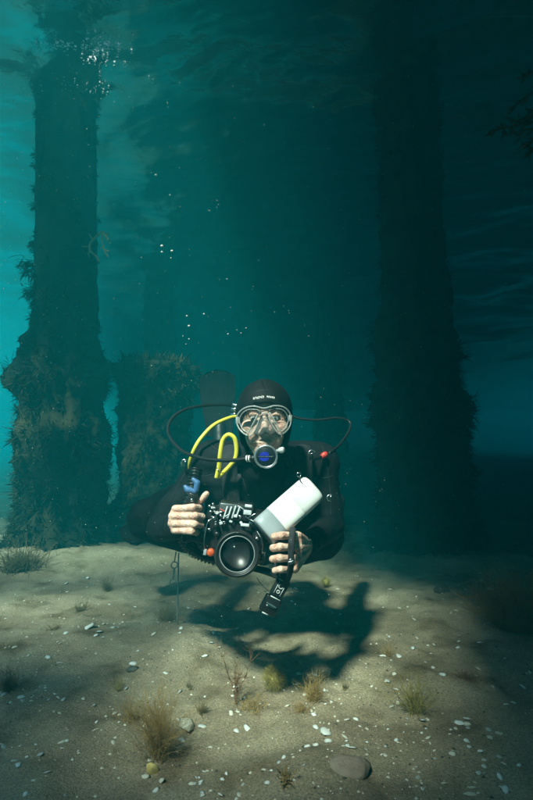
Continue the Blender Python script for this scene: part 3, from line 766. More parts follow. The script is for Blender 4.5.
tube('red_wire', [at(220, 508.5, 1.512), at(224, 511, 1.508), at(227, 510.5, 1.512)], .0012, red_m, rig, seg=6)
# latches, knobs, screws
for (px, py, r_, ln, m_) in ((204.8, 528.8, .0065, .014, steel), (209.5, 529.6, .0052, .012, steel), (214, 518.2, .005, .012, steel), (221, 515.8, .0042, .01, steel), (211, 511.5, .004, .012, steel), (200, 536, .009, .018, chrome_d), (257, 538.5, .005, .012, steel), (262, 552, .005, .014, steel), (261, 558, .008, .016, chrome_d), (216, 525, .0062, .014, chrome_d), (225, 524, .005, .012, chrome_d), (217, 534, .007, .014, chrome_d)):
    p = at(px, py, 1.512); link('knob', mesh_py(*cyl_geo(p + Vector((0, .012, 0)), p - Vector((0, ln * .6, 0)), ((0, r_ * .7), (.3, r_ * .7), (.36, r_), (.9, r_), (1, r_ * .8)), 14)), m_, rig)
p = at(210.8, 552.3, 1.505)
link('orange_knob', mesh_py(*cyl_geo(p + Vector((0, .02, 0)), p - Vector((0, .009, 0)), ((0, .006), (.4, .006), (.45, .0105), (.9, .0105), (1, .008)), 14)), orange_m, rig)
link('pale_collar', mesh_py(*box_geo(at(205.3, 552, 1.508), (.009, .012, .017), TIL, .002)), grey_p, rig)
rk = random.Random(31)
for k in range(26):                                        # levers, dials and fittings added for the glints off the clear top
    px, py = rk.uniform(209, 254), rk.uniform(503.5, 526)
    if k % 3 == 0:
        p = at(px, py, 1.512 + rk.uniform(0, .008)); r_ = rk.uniform(.003, .0055)
        link('dial', mesh_py(*cyl_geo(p + Vector((0, .012, 0)), p - Vector((0, .006, 0)), ((0, r_), (.8, r_), (1, r_ * .7)), 10)), rk.choice((steel, chrome_d, bright_p)), rig)
    elif k % 3 == 1:
        a_ = rk.uniform(-1.2, 1.2); q = Vector((math.cos(a_), rk.uniform(-.1, .1), math.sin(a_))) * rk.uniform(.005, .012); p = at(px, py, 1.508)
        tube('lever', [p - q, p + Vector((0, -.002, 0)), p + q], .0014, rk.choice((steel, bright_p)), rig, seg=6)
    else:
        link('fitting', mesh_py(*box_geo(at(px, py, 1.511), (rk.uniform(.004, .012), .006, rk.uniform(.003, .008)), Matrix.Rotation(rk.uniform(-.5, .5), 4, 'Y'), .001)), rk.choice((bright_p, chrome_d, steel)), rig)
# silver wire bails each side
tube('bail', [at(213, 518, 1.508), at(208, 522, 1.502), at(205.3, 531, 1.500), at(204.2, 541, 1.500), at(204.6, 550, 1.504)], .0017, steel, rig, seg=8)
tube('bail', [at(257, 531, 1.510), at(261, 538, 1.502), at(262.6, 546, 1.500), at(261.4, 553, 1.504)], .0017, steel, rig, seg=8)
# port
pc = at(237.2, 553.5, 1.53); pf = at(237.2, 554, 1.425); pd = (pf - pc).normalized()
link('port_barrel', mesh_py(*cyl_geo(pc, pf, ((0, .060), (.15, .063), (.5, .063), (.55, .0605), (.8, .0605), (.84, .0595), (1, .058), (1.0, .046), (.88, .043)), 56)), black_p, rig)
port = link('port_ring', mesh_py(*torus_geo(pf + pd * .001, pd, .0545, .0032, 56, 8)), rubber, rig)
link('silver_ring', mesh_py(*torus_geo(pf + pd * .0012, pd, .0455, .0013, 56, 6)), mat('ring_grey', (.3, .32, .33), rough=.35, metal=.2), rig)
for r_ in (.036, .029, .022):
    link('lens_ring', mesh_py(*torus_geo(pf - pd * (.012 + (.041 - r_) * .7), pd, r_, .0026, 44, 8)), black_p, rig)
link('front_element', mesh_py(*ell_geo(pf - pd * .042, (.021, .021, .010), frame(pd))), mat('lens_coating', (.012, .016, .014), (.02, .03, .022), rough=.12, coat=.2, scale=40, spec=.5), rig)
bm = bmesh.new(); bmesh.ops.create_uvsphere(bm, u_segments=40, v_segments=24, radius=.0485)
bmesh.ops.delete(bm, geom=[x for x in bm.verts if x.co.z < .022], context='VERTS')
bmesh.ops.transform(bm, matrix=Matrix.Translation(pf - pd * .026) @ frame(pd), verts=bm.verts)
link('dome', mesh_bm(bm), clear_mat('dome_glass', (.98, .99, .99), .0, .01), rig)
# grips, tray
gR0, gR1 = at(186.5, 541, 1.545), at(188.5, 499.5, 1.515)
link('grip', mesh_py(*cyl_geo(gR0, gR1, ((0, .013), (.05, .016), (.2, .014), (.4, .0155), (.6, .014), (.8, .0155), (.95, .015), (1, .011)), 18)), rubber, rig)
gL0, gL1 = at(284.5, 580, 1.50), at(286.5, 531, 1.49)
link('grip', mesh_py(*cyl_geo(gL0, gL1, ((0, .013), (.05, .016), (.2, .014), (.4, .0155), (.6, .014), (.8, .0155), (.95, .015), (1, .011)), 18)), rubber, rig)
tube('tray', [at(186, 544, 1.55), at(205, 556, 1.57), at(237, 565, 1.60), at(262, 570, 1.58), at(284, 578, 1.505)], .011, black_p, rig, seg=10, flat=.6)
tube('upper_bracket', [at(190, 512, 1.535), at(201, 517, 1.54), at(212, 522, 1.55)], .009, chrome_d, rig, seg=10)
tube('lower_bracket', [at(190, 537, 1.545), at(200, 540, 1.55), at(210, 542, 1.56)], .009, chrome_d, rig, seg=10)
tube('side_bracket', [at(284, 540, 1.50), at(272, 540, 1.54), at(262, 540, 1.56)], .009, chrome_d, rig, seg=10)
# clamp over the grip with blue wings
cl = at(192, 499, 1.505)
link('clamp', mesh_py(*box_geo(cl, (.026, .022, .034), Matrix.Rotation(R(20), 4, 'Y'), .004)), black_p, rig)
p = at(191.8, 500.2, 1.492); link('clamp_bolt', mesh_py(*cyl_geo(p + Vector((0, .01, 0)), p - Vector((0, .003, 0)), ((0, .0035), (.5, .0048), (.9, .0045), (1, .003)), 12)), steel, rig)
w1 = fuse(merge([cap_geo(at(196, 490, 1.50), .008, at(197.4, 483, 1.50), .0095), cap_geo(at(197.4, 483, 1.50), .0095, at(193.2, 479.2, 1.50), .006)]), .0022, 3)
w2 = fuse(merge([cap_geo(at(194.5, 491.5, 1.50), .008, at(187.8, 489.8, 1.50), .0098), cap_geo(at(187.8, 489.8, 1.50), .0098, at(185.2, 486.6, 1.50), .006)]), .0022, 3)
for g_ in (w1, w2): link('blue_wing', mesh_py(*g_), blue_m, rig)

# ------------------------------------------------------------------ white float-shaped strobe clipped to the rig
sc0, sc1 = at(263.5, 532.5, 1.50), at(313.5, 487.5, 1.55)
strobe = empty('strobe', sc0, label='white rounded strobe with grey end cap tilted above the diver left hand', cat='strobe')
sd = (sc1 - sc0); SL = sd.length; sd.normalize()
wdir = (Vector((0, -1, .15)) - sd * Vector((0, -1, .15)).dot(sd)).normalized(); sdir = sd.cross(wdir)
def strobe_section(ts, name, m, grow=0.):
    """superellipse sections along the length; ts: list of (t, halfwidth, halfdepth)"""
    v = []; f = []; n_ = 40
    for (t, hw, hd) in ts:
        c = sc0 + sd * (SL * t)
        for k in range(n_):
            a = 2 * math.pi * k / n_; ca, sa = math.cos(a), math.sin(a); e = .55
            x = math.copysign(abs(ca) ** e, ca) * (hw + grow); y = math.copysign(abs(sa) ** e, sa) * (hd + grow)
            v.append(tuple(c + sdir * x + wdir * y))
    for i in range(len(ts) - 1):
        for k in range(n_): f.append((i * n_ + k, i * n_ + (k + 1) % n_, (i + 1) * n_ + (k + 1) % n_, (i + 1) * n_ + k))
    f.append(tuple(range(n_))[::-1]); f.append(tuple(range((len(ts) - 1) * n_, len(ts) * n_)))
    return link(name, mesh_py(v, f), m, strobe)
hw = .0440
strobe_section([(-.01, hw * .92, .034), (0, hw * .98, .037), (.03, hw, .038), (.245, hw, .038)], 'end_cap', grey_p)
strobe_section([(.240, hw * .97, .0365), (.25, hw * 1.005, .0385), (.598, hw * 1.0, .0385), (.602, hw * .985, .037)], 'barrel', white_p)
strobe_section([(.603, hw * .985, .037), (.607, hw * 1.0, .0385), (.90, hw * .985, .038), (.955, hw * .95, .036), (.985, hw * .86, .032), (1.0, hw * .7, .026), (1.006, hw * .45, .018)], 'head', white_p)
link('pull_ring', mesh_py(*torus_geo(at(299, 474.5, 1.52), (.3, -1, 0), .006, .0014, 16, 6)), steel, strobe)
tube('cord', [at(299, 476, 1.52), at(301, 482, 1.515), at(306, 487, 1.51)], .0018, web, strobe, seg=6)
tube('mount_arm', [at(270, 534, 1.49), at(276, 540, 1.52), at(284, 542, 1.53)], .009, chrome_d, strobe, seg=10)

# ------------------------------------------------------------------ lanyard with dangling gauge
gd = empty('dive_gauge', at(276, 592, 1.50), label='small black gauge with pale markings dangling from the hand strap', cat='gauge')
tube('strap', [at(293, 528, 1.47), at(291.5, 540, 1.432), at(291, 552, 1.428), at(291, 565, 1.436), at(288, 578, 1.47), at(283, 588, 1.495)], .0085, web, gd, seg=10, flat=.4, upv=(1, 0, 0))
link('strap_clip', mesh_py(*merge([torus_geo(at(291, 561.5, 1.423), (0, -1, 0), .006, .0016, 16, 6), box_geo(at(291, 562, 1.422), (.017, .004, .006), Matrix.Rotation(R(-15), 4, 'Y'), .0012)])), steel, gd)
gax = (at(267.5, 610, 1.50) - at(284, 580, 1.50)).normalized(); gsd = Vector((gax.z, 0, -gax.x)); GM = frame(gax, gsd)
def gp(a, b, off=0.): return at(275.2, 596, 1.50) + gax * a + gsd * b + Vector((0, -off, 0))
bar = link('body', mesh_py(*box_geo(gp(-.026, 0), (.038, .018, .052), GM, .004)), black_p, gd)
link('case', mesh_py(*box_geo(gp(.026, 0), (.048, .024, .050), GM, .006, 3)), rubber, gd)
pale = mat('pale_print', (.55, .6, .6), rough=.5)
def ring_mark(cx, r_): return torus_geo(gp(cx, 0, .0100), (0, -1, 0), r_, .0013, 16, 5)
link('marking', mesh_py(*merge([ring_mark(-.032, .0058), ring_mark(-.016, .004), tube_geo([gp(-.042, -.0095, .0098), gp(-.008, -.0095, .0098)], .0011, seg=5, smooth=False), tube_geo([gp(-.042, .0095, .0098), gp(-.008, .0095, .0098)], .0011, seg=5, smooth=False)])), pale, gd)
for (a, b0, b1) in ((-.049, -.012, .016), (.0015, -.016, .013), (-.001, .02, .033), (.028, -.012, .011), (.0505, -.006, .012)):
    link('bright_bar', mesh_py(*tube_geo([gp(a, b0, .0125), gp(a + .001, b1, .0125)], .0016, seg=6, smooth=False)), pale, gd)
link('screen', mesh_py(*box_geo(gp(.022, 0, .0125), (.030, .003, .022), frame(gax, gsd) @ Matrix.Rotation(R(90), 4, 'X'), .001)), mat('gauge_screen', (.03, .06, .07), (.06, .1, .11), rough=.2, scale=60), gd)
tube('line', [gp(-.004, -.015, .008), at(265, 588, 1.5), at(256.5, 577.5, 1.5)], .0009, mat('tan_line', (.35, .34, .2), rough=.7), gd, seg=5)
tube('link_cord', [gp(-.052, 0), at(284.5, 578, 1.50), at(277, 571, 1.515), at(275, 563, 1.53)], .0032, web, gd, seg=8)

# ------------------------------------------------------------------ metal rod planted in the sand, with a snap hook
dull = mat('dull_steel', (.5, .52, .52), (.4, .42, .42), rough=.45, metal=0., scale=40)
rb = ground(177.3, 632); rY = rb.y
rod = empty('pointer_rod', (rb.x, rY, bed_z(rb.x, rY)), label='thin metal pointer rod planted in the sand below the diver elbow', cat='rod')
tube('shaft', [at(178.6, 553, rY), at(177.3, 634, rY) ], .0032, dull, rod, seg=8, smooth=False)
hk = at(174.3, 566, rY - .02)
snap = empty('snap_hook', hk, label='small silver snap hook hanging beside the pointer rod', cat='hook')
link('gate', mesh_py(*merge([tube_geo([hk + Vector((0, 0, -.012)), hk + Vector((-.003, 0, -.05))], .004, seg=8, smooth=False), torus_geo(hk + Vector((-.003, 0, -.066)), (.4, -1, 0), .014, .0025, 20, 7, -2.6, 2.2)])), dull, snap)
link('swivel_eye', mesh_py(*merge([torus_geo(hk + Vector((0, 0, .004)), (.2, -1, .1), .013, .0026, 20, 7), tube_geo([hk + Vector((0, 0, .016)), at(176, 552, rY - .04)], .003, seg=7, smooth=False)])), dull, snap)
# ------------------------------------------------------------------ shells and stones on the sand
shell_m = [mat('shell_white', (.74, .73, .68), (.84, .83, .79), rough=.55, scale=60, bump=.2), mat('shell_cream', (.62, .57, .46), (.72, .67, .55), rough=.6, scale=60, bump=.2),
           mat('shell_grey', (.42, .43, .41), (.55, .55, .52), rough=.6, scale=60, bump=.2)]
rs_ = random.Random(21)
def flake_mesh(seed, m, dome=.28, n=9):
    r_ = random.Random(seed); v = [(0, 0, dome * .9)]; f = []
    rad = [r_.uniform(.75, 1.05) for _ in range(n)]
    for ring, (k, z) in enumerate(((.55, .72), (1, 0))):
        for i in range(n):
            a = 2 * math.pi * i / n; q = rad[i] * k
            v.append((q * math.cos(a), q * math.sin(a) * .72, z * dome + r_.uniform(-.03, .03)))
    for i in range(n): f.append((0, 1 + i, 1 + (i + 1) % n)); f.append((1 + i, 1 + n + i, 1 + n + (i + 1) % n, 1 + (i + 1) % n))
    v.append((0, 0, -.05)); b = len(v) - 1
    for i in range(n): f.append((b, 1 + n + (i + 1) % n, 1 + n + i))
    me = mesh_py(v, f); me.materials.append(m); me.polygons.foreach_set('use_smooth', [True] * len(me.polygons)); return me
FL = [flake_mesh(40 + k, shell_m[(0, 0, 1, 1, 2, 0)[k]], (.22, .34, .28, .18, .3, .4)[k], (9, 8, 10, 9, 7, 8)[k]) for k in range(6)]
def lay(me, name, x, y, r, label, cat, group=None, sink=.15, tilt=.25, rz=None):
    o = bpy.data.objects.new(name, me); COL.objects.link(o)
    o.location = (x, y, bed_z(x, y) + r * sink * .2)
    o.rotation_euler = (rs_.gauss(0, tilt), rs_.gauss(0, tilt), rs_.uniform(0, 6.28) if rz is None else rz)
    o.scale = (r, r, r); return tag(o, label, cat, group)
SHG = 'pale shells scattered over the sand'
big = [(88, 633, 6.5, 0), (187, 727, 11, 2), (203, 726.5, 5, 0), (182, 736, 4.5, 0), (325.5, 743.5, 7.5, 0), (329, 752, 4, 1), (460, 727, 6, 0), (314, 721, 3.6, 0), (467, 724.5, 3.2, 0), (316, 738, 3.8, 1), (346, 728, 3.4, 0), (133, 668, 4.2, 1), (300, 680, 4, 2), (212, 656, 3.5, 4), (398, 708, 4, 2), (423, 724, 3.5, 0), (399, 665, 3.5, 0),
       (248, 729, 4.6, 0), (145, 768, 4.5, 2), (161, 772, 4.5, 2), (130, 797, 12, 2), (470, 795, 6, 2), (505, 789, 5, 0), (490, 745, 4, 2), (498, 740, 3.5, 2), (480, 650, 3.2, 0), (512, 700, 4.2, 0), (523, 687, 3.2, 0), (505, 706, 3.6, 0), (383, 667, 3.4, 0), (443, 690, 3.4, 0), (413, 661, 3, 0), (205, 668, 3, 0), (166, 677, 3.4, 1), (66, 640, 3.6, 0), (100, 637, 3.4, 0), (48, 664, 3.5, 0), (60, 667, 3, 0), (125, 688, 2.8, 0), (96, 640, 3, 0)]
NEAR = ((157, 764, 'the tall feathery brown weed'), (236, 707, 'the thin knotted red weed stem'), (274, 695, 'the round olive weed ball'), (313, 708, 'the small fluffy brown weed tuft'), (415, 717, 'the branching olive brown weed'), (517, 638, 'the large dark red weed bush'),
        (163, 625, 'the low tan weed by the rod'), (285, 797, 'the orange brown weed scrap'), (80, 614, 'the dark tuft before the tall piling'), (55, 632, 'the flat brown weed patch'), (466, 690, 'the low dark red weed strip'), (388, 666, 'the short sprig in the diver shadow'), (326, 589, 'the little round tuft behind the gauge'), (347, 782, 'the rounded pinkish stone'), (8, 690, 'the dark clump at the shade rim'))
def shell_label(px, py, wpx, k):
    n_ = min(NEAR, key=lambda q: (ground(q[0], q[1]) - ground(px, py)).length)[2]
    return ('large ' if wpx > 5 else 'middling ' if wpx > 3 else 'small ') + ('white', 'white', 'cream', 'cream', 'grey', 'white')[k] + (' flat' if k == 3 else ' domed' if k in (1, 5) else '') + ' shell piece lying nearest ' + n_
used = []
for (px, py, wpx, k) in big:
    g = ground(px, py); used.append((px, py))
    lay(FL[k], 'shell', g.x, g.y, 1.25 * wpx * g.y / FPX, shell_label(px, py, wpx, k), 'shell', SHG)
cnt = 0
while cnt < 255:
    px = rs_.uniform(-5, 540); py = 575 + 225 * rs_.random() ** .85
    if noise.noise(Vector((px * .012, py * .03, 4))) + rs_.uniform(-.3, .3) < 0: continue
    g = ground(px, py); wpx = rs_.choice((1.7, 2.0, 2.4, 2.9, 3.6)) * (.65 + .5 * (py - 540) / 260)
    k = rs_.randrange(6); lay(FL[k], 'shell', g.x, g.y, 1.25 * wpx * g.y / FPX, shell_label(px, py, wpx, k), 'shell', SHG, tilt=.3); cnt += 1
# fine shell grit nobody could count
def grit(name, n, m, lo, hi, seed, far):
    r_ = random.Random(seed); v = []; f = []
    for _ in range(n):
        y = .8 + far * r_.random() ** 1.6; x = r_.uniform(-.75, .75) * (y + .5)
        
        if noise.noise(Vector((x * 2.2, y * 2.2, seed))) + r_.uniform(-.3, .5) < .16: continue
        z = bed_z(x, y) + .001; r0 = lo + (hi - lo) * r_.random() ** 2.6; i = len(v); a0 = r_.uniform(0, 6.28)
        v.append((x, y, z + r0 * .55))
        for k in range(5):
            a = a0 + k * 1.2566; q = r0 * r_.uniform(.45, 1.3); v.append((x + q * math.cos(a), y + q * math.sin(a) * .8, z - .001))
        for k in range(5): f.append((i, i + 1 + k, i + 1 + (k + 1) % 5))
    link(name, mesh_py(v, f), m, kind='stuff', label='fine broken shell grit strewn over the sand' if 'shell' in name else 'dark weed crumbs and gravel specks on the sand', cat='grit')
grit('shell_grit', 15000, shell_m[1], .0010, .0062, 5, 5.5)
grit('dark_crumbs', 9000, mat('dark_crumb', (.05, .045, .03), (.1, .085, .055), rough=.9, scale=40), .001, .0065, 6, 5.5)
# single stones
def stone(px, py, wpx, m, label, seed, flat=.6, name='stone'):
    g = ground(px, py); r = wpx * g.y / FPX
    bm = bmesh.new(); bmesh.ops.create_icosphere(bm, subdivisions=3, radius=1)
    for x in bm.verts:
        x.co *= 1 + .22 * noise.noise(x.co * 1.3 + Vector((seed, 0, 0))) + .06 * noise.noise(x.co * 4 + Vector((seed, 3, 0)))
        x.co = Vector((x.co.x * r, x.co.y * r * .8, x.co.z * r * flat))
    o = link(name, mesh_bm(bm), m, label=label, cat='stone' if name == 'stone' else 'shell'); o.location = (g.x, g.y, bed_z(g.x, g.y) + r * flat * (.25 if flat > .3 else -.42))
    return o
st_pink = mat('pink_stone', (.36, .26, .20), (.26, .19, .14), rough=.8, scale=25, bump=.5); st_dark = mat('dark_stone', (.06, .06, .05), (.11, .1, .08), rough=.85, scale=30, bump=.5)
stone(347, 786, 22, st_pink, 'rounded pinkish stone half buried at the edge of the shade', 5, .29)
stone(133, 672, 6, st_dark, 'small dark flat stone on the lit sand', 5, .4)
stone(443, 596, 8, st_dark, 'dark lump of rock on the shaded sand near the thick piling', 7, .6)
stone(490, 597, 2.4, shell_m[0], 'tiny white pebble alone on the dark shaded sand', 8, .7)
stone(200, 535 + 20, 26, mat('mossy_rock', (.09, .1, .07), (.16, .15, .1), rough=.9, scale=20, bump=.5), 'mossy low rock behind the pointer rod', 11, .55)
ym = mat('shell_yellow', (.78, .55, .16), (.85, .68, .3), rough=.35, scale=70)
yo = stone(153, 764, 6.5, ym, 'glossy yellow oval shell at the foot of the feathery brown weed', 4, 1.15, 'yellow_shell'); yo.rotation_euler = (.5, -.35, 0); yo.scale = (.82, .7, 1.3)
# ------------------------------------------------------------------ weeds
weed_m = {'brown': mat('weed_brown', (.32, .19, .055), (.52, .34, .12), rough=.8, scale=30), 'red': mat('weed_red_brown', (.15, .06, .022), (.26, .12, .045), rough=.8, scale=30),
          'olive': mat('weed_olive', (.28, .21, .05), (.42, .33, .09), rough=.8, scale=30), 'dark': mat('weed_dark', (.13, .10, .045), (.22, .17, .08), rough=.85, scale=30), 'tan': mat('weed_tan', (.26, .19, .09), (.36, .27, .13), rough=.8, scale=30),
          'rust': mat('weed_rust', (.30, .13, .035), (.45, .22, .07), rough=.8, scale=30), 'kelp': mat('kelp_dark', (.03, .024, .008), (.06, .045, .014), rough=.6, scale=20)}
def filament(v, f, p, d, ln, r0, rnd, steps=7, wob=.35, curl=None):
    p = Vector(p); d = Vector(d).normalized(); i0 = len(v); pts = []
    for k in range(steps + 1):
        t = k / steps; rr = r0 * (1 - .75 * t)
        sx = d.orthogonal().normalized(); sy = d.cross(sx)
        for a in (0, 2.09, 4.19): v.append(tuple(p + sx * math.cos(a) * rr + sy * math.sin(a) * rr))
        pts.append(p.copy())
        d = (d + Vector((rnd.gauss(0, wob), rnd.gauss(0, wob), rnd.gauss(0, wob))) * .5 + (curl or Vector((0, 0, 0)))).normalized()
        p = p + d * ln / steps
    for k in range(steps):
        for a in range(3):
            b = i0 + k * 3; f.append((b + a, b + (a + 1) % 3, b + 3 + (a + 1) % 3, b + 3 + a))
    return pts
def weed(px, py, hpx, wpx, kind, n, label, seed, name='seaweed', thick=.0006, ball=False, branch=4, lean=(0, 0), wob=.4):
    rnd = random.Random(seed); g = ground(px, py); s = g.y / FPX; h = hpx * s * (1.2 if wob > .3 and not ball else 1); w_ = wpx * s
    z0 = bed_z(g.x, g.y); base = Vector((g.x, g.y, z0)); v = []; f = []; v2 = []; f2 = []
    root = empty(name, base, label=label, cat='seaweed', group='weeds growing on the sand')
    for k in range(int(n * (2.2 if thick < .001 else 1.3))):
        if ball:
            d = Vector((rnd.gauss(0, 1), rnd.gauss(0, 1), rnd.gauss(.1, 1))).normalized()
            filament(v, f, base + Vector((0, 0, h * .5)) + d * h * .08, d, h * .5 * rnd.uniform(.8, 1.1), thick, rnd, 5, .45)
        else:
            a = rnd.uniform(0, 6.28); q = rnd.random() ** .7
            d = Vector((math.cos(a) * q * w_ / max(h, .001) * .8 + lean[0], math.sin(a) * q * w_ / max(h, .001) * .8 + lean[1], 1))
            b0 = base + Vector((rnd.gauss(0, .12) * w_, rnd.gauss(0, .12) * w_, -.004))
            pts = filament(v, f, b0, d, h * rnd.uniform(.35, 1.1), thick, rnd, 8, wob)
            for _ in range(branch):
                i = rnd.randint(2, 7); dd = (pts[i + 1] - pts[i]).normalized() + Vector((rnd.gauss(0, .7), rnd.gauss(0, .7), rnd.gauss(.1, .4)))
                filament(v2, f2, pts[i], dd, h * rnd.uniform(.1, .28), thick * .6, rnd, 4, .4)
    link('fronds', mesh_py(v, f), weed_m[kind], root, kind='stuff')
    if v2: link('side_branches', mesh_py(v2, f2), weed_m[kind], root, kind='stuff')
    if ball: link('holdfast', mesh_py(*ell_geo(base + Vector((0, 0, h * .45)), (h * .3, h * .3, h * .3), sub=2)), weed_m[kind], root)
    else: link('holdfast', mesh_py(*ell_geo(base, (w_ * .09 + .003, w_ * .09 + .003, .004), sub=2)), weed_m['dark'], root)
weed(159, 754, 60, 34, 'brown', 90, 'tall feathery brown seaweed rising behind the yellow shell', 1, branch=7)
weed(236, 707, 64, 7, 'red', 4, 'thin knotted red brown weed stem on lit sand', 2, thick=.0013, branch=26, wob=.22)
weed(243, 660, 20, 26, 'red', 16, 'short ragged red brown weed on the shade edge before the diver', 22, thick=.0009, branch=8)
weed(274, 695, 24, 12, 'olive', 420, 'round fuzzy olive weed ball on the lit sand', 3, ball=True)
weed(313, 708, 24, 22, 'brown', 60, 'small fluffy brown weed tuft right of the olive ball', 4, branch=4)
weed(415, 717, 36, 30, 'olive', 30, 'branching olive brown weed on the sunny patch below the thick piling', 5, thick=.0010, branch=12)
weed(515, 636, 48, 66, 'rust', 520, 'large dense dark red brown bush of weed on shaded sand', 6, thick=.0016, branch=4)
weed(163, 625, 20, 30, 'tan', 70, 'low tan weed clump at the left of the pointer rod', 7, branch=3, lean=(.5, 0))
weed(285, 797, 18, 16, 'brown', 14, 'orange brown weed scrap in the foreground sand', 8, thick=.002, branch=5)
weed(80, 614, 14, 16, 'dark', 40, 'dark small weed tuft on the lit sand before the tall piling', 9, branch=4)
weed(107, 592, 18, 12, 'dark', 36, 'upright dark weed tuft near the foot of the stump', 10, branch=4)
weed(55, 632, 9, 30, 'dark', 40, 'flat brown weed patch beside a big white shell', 12, branch=3)
weed(131, 716, 22, 34, 'brown', 26, 'sprawling brown weed left of the tall feathery one', 13, branch=8)
weed(202, 716, 11, 16, 'dark', 34, 'tiny dark weed tuft beside flat grey shells', 14, branch=4)
weed(252, 712, 16, 40, 'brown', 34, 'low spread of brown weed under the olive ball', 15, branch=7)
weed(300, 716, 12, 26, 'brown', 30, 'short brown weed between the olive ball and the fluffy tuft', 16, branch=5)
weed(326, 589, 12, 10, 'olive', 140, 'little round weed tuft on lit sand behind the dangling gauge', 17, ball=True)
weed(118, 690, 12, 10, 'olive', 16, 'yellowish small weed sprig on the lit sand', 18, branch=4)
weed(466, 690, 12, 34, 'red', 40, 'low dark red weed strip on the brown shaded sand', 19, branch=4)
weed(388, 666, 12, 12, 'brown', 26, 'short brown sprig in the diver shadow', 20, branch=4)
weed(190, 690, 10, 10, 'dark', 10, 'tiny branched twig of dark weed on the sand mound', 21, branch=4)
weed(345, 706 - 8, 9, 8, 'dark', 16, 'dark speck of weed beside the fluffy tuft', 23, branch=3)
weed(8, 690, 22, 26, 'dark', 60, 'dark weed clump at the rim of the shaded sand', 24, branch=4)
weed(20, 575, 26, 60, 'dark', 120, 'wide hazy weed bank left of the tall piling foot', 25, branch=3, thick=.003)
# pale branching weed caught on the tall piling
def branching():
    Yb = 3.82; b0 = at(100, 238, Yb); rnd = random.Random(4)
    root = empty('branching_seaweed', b0, label='pale forked weed sprig caught on the tall piling above its bushy growth', cat='seaweed')
    P = lambda x, y: at(x, y, Yb)
    tube('stem', [P(99, 262), P(97, 257), P(90, 250), P(91, 243), P(97, 236), P(102.5, 232), P(105.5, 236), P(109, 240.5)], lambda t: .0095 * (1 - .35 * abs(t - .5)), weed_m['tan'], root, seg=7)
    for pts in (((91, 246), (86, 246.6), (82, 246.4)), ((93, 240), (91, 237), (89.5, 234)), ((90, 250), (88.6, 254), (89.5, 257)), ((102, 233), (102, 240), (103.5, 246), (101, 248)), ((103.5, 246), (105, 252), (108.5, 257)), ((105, 250), (109, 251.5)), ((105, 235), (109, 233.5))):
        tube('branch', [P(*p) for p in pts], .0048, weed_m['tan'], root, seg=6)
branching()
# dark leafy weed hanging from the pier, reaching in from the side
def hanging():
    rnd = random.Random(9); Yk = 1.3
    top = Vector((.74, Yk, DZ - .03)); foot = at(552, 150, Yk)
    root = empty('hanging_weed', foot, label='near black leafy weed strand hanging below the pier deck', cat='seaweed')
    pts = [top, top.lerp(foot, .4) + Vector((.03, 0, 0)), top.lerp(foot, .75) + Vector((-.01, 0, 0)), at(546, 80, Yk), at(540, 110, Yk), foot]
    tube('stem', pts, .006, weed_m['kelp'], root, seg=7)
    v = []; f = []; mi = []
    for (a, b, nn) in (((548, 66), (519, 78), 9), ((548, 84), (509, 109), 9), ((548, 112), (516, 124), 8), ((550, 120), (492, 131), 12), ((550, 126), (500, 137), 12), ((550, 136), (520, 146), 9), ((548, 100), (524, 118), 8), ((550, 140), (530, 152), 8)):
        A, B = at(*a, Yk), at(*b, Yk); ax = (B - A)
        tube('frond_rib', [A, A.lerp(B, .5) + Vector((0, 0, .004)), B], lambda t: .0035 * (1 - .8 * t), weed_m['kelp'], root, seg=6)
        for k in range(nn * 2):
            t = rnd.uniform(.05, .97); p = A.lerp(B, t)
            d = (ax.normalized() * rnd.uniform(.5, 1) + Vector((0, rnd.gauss(0, .5), rnd.gauss(-.1, .45)))).normalized()
            leaf(v, f, 0, mi, p, d, Vector((rnd.gauss(0, .5), -.4, rnd.gauss(0, .6))), rnd.uniform(.018, .036), rnd.uniform(.006, .011), rnd.uniform(-.2, .4))
    link('leaf_blades', mesh_py(v, f), weed_m['kelp'], root, kind='stuff')
hanging()

# ------------------------------------------------------------------ bubbles and drifting specks
bub = mat('bubble_silver', (.85, .9, .92), rough=.12, spec=.9)
bme = mesh_py(*ell_geo((0, 0, 0), (1, 1, .8), sub=2)); bme.materials.append(bub); bme.polygons.foreach_set('use_smooth', [True] * len(bme.polygons))
for k, (px, py, r) in enumerate(((156, 175, 1.1), (170, 195, .8), (162, 246, 1.2), (172, 251, 1.1), (162, 252, .9), (171, 258, .5), (227, 279, .7), (189, 326, 1.1), (204, 314, .8), (187, 316, .8), (228, 334, .7), (246, 328, .6), (189, 339, .7), (183, 336, .5), (186, 344, .5), (241, 333, .5), (237, 330, .4))):
    Yb = 2.3; p = at(px, py, Yb); o = bpy.data.objects.new('air_bubble', bme); COL.objects.link(o); o.location = p
    o.scale = (1.25 * r * Yb / FPX,) * 3; tag(o, 'tiny silver air bubble rising in open water above the stump', 'bubble', 'air bubbles rising in the water')
def specks(name, sites, m, label):
    v = []; f = []
    oct_ = ((1, 0, 0), (-1, 0, 0), (0, 1, 0), (0, -1, 0), (0, 0, 1), (0, 0, -1)); of = ((0, 2, 4), (2, 1, 4), (1, 3, 4), (3, 0, 4), (2, 0, 5), (1, 2, 5), (3, 1, 5), (0, 3, 5))
    for (p, r, sq) in sites:
        i = len(v)
        for q in oct_: v.append((p[0] + q[0] * r * sq, p[1] + q[1] * r * sq, p[2] + q[2] * r))
        f += [tuple(i + a for a in t) for t in of]
    link(name, mesh_py(v, f), m, kind='stuff', label=label, cat='bubbles')
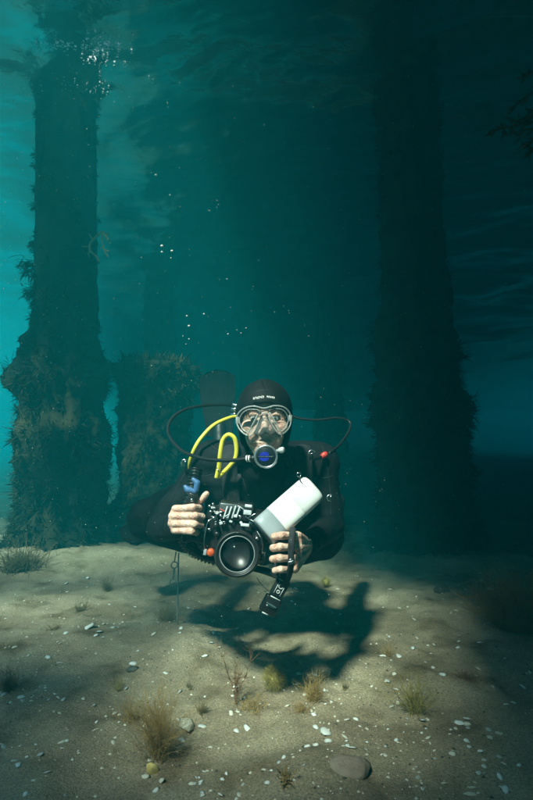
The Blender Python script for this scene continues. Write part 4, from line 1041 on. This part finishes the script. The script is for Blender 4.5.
def to_surface(px, py):
    d = ray(px, py); p = Vector((0, 0, CAMZ)); t = (SURF - CAMZ) / d.z
    for _ in range(4): q = p + d * t; t += (surf_z(q.x, q.y) - q.z) / d.z * .7
    return p + d * t
rb_ = random.Random(12); sites = []
for _ in range(230):
    c = rb_.random()
    if c < .42: px, py, r = rb_.gauss(103, 14), rb_.gauss(49, 7), rb_.uniform(.5, 1.5)
    elif c < .62: px, py, r = rb_.uniform(20, 120), 45 + rb_.gauss(0, 2.0), rb_.uniform(.6, 1.7)
    elif c < .72: px, py, r = rb_.uniform(2, 110), 84 + (rb_.uniform(0, 1)) * 12 + rb_.gauss(0, 2), rb_.uniform(.4, 1.1)
    else: px, py, r = rb_.gauss(100, 30), rb_.gauss(75, 22), rb_.uniform(.25, .6)
    p = to_surface(px, py) - Vector((0, 0, .006 + rb_.random() * .02)); sites.append((p, r * p.y / FPX * .6, rb_.uniform(1, 2.2)))
specks('surface_glints', sites, bub, 'cluster of pale specks for sky glints under the rippled water surface')  # pale specks stand in for sky glinting through the waves
sites = []
for _ in range(3200):
    Yp = rb_.uniform(1.0, 5.0); px = 533 * rb_.random() ** 1.5; py = rb_.uniform(60, 620)
    p = at(px, py, Yp)
    if p.z < .15: continue
    sites.append((p, (.0004 + .0013 * rb_.random() ** 3) * (.6 + .25 * Yp), 1.0))
specks('drifting_particles', sites, mat('drift_speck', (.5, .5, .42), rough=.8), 'fine pale specks drifting in the water')
# ------------------------------------------------------------------ the water itself: one even volume round everything
def build_haze():
    bm = bmesh.new(); bmesh.ops.create_cube(bm, size=1)
    bmesh.ops.scale(bm, vec=(96, 96, 6.4), verts=bm.verts)
    bmesh.ops.translate(bm, vec=(0, 3, 1.35 + .0), verts=bm.verts)
    m = bpy.data.materials.new('sea_water'); m.use_nodes = True
    n = m.node_tree.nodes; l = m.node_tree.links; n.remove(n['Principled BSDF'])
    pv = n.new('ShaderNodeVolumePrincipled')
    pv.inputs['Color'].default_value = HAZE_COL; pv.inputs['Density'].default_value = HAZE_D
    pv.inputs['Absorption Color'].default_value = HAZE_ABS
    pv.inputs['Anisotropy'].default_value = 0.0
    l.new(pv.outputs[0], n['Material Output'].inputs['Volume'])
    o = link('haze', mesh_bm(bm), m, smooth=False, kind='stuff')
HAZE_COL = (.006, .25, .285, 1); HAZE_ABS = (0, .21, .28, 1); HAZE_D = .175
build_haze()
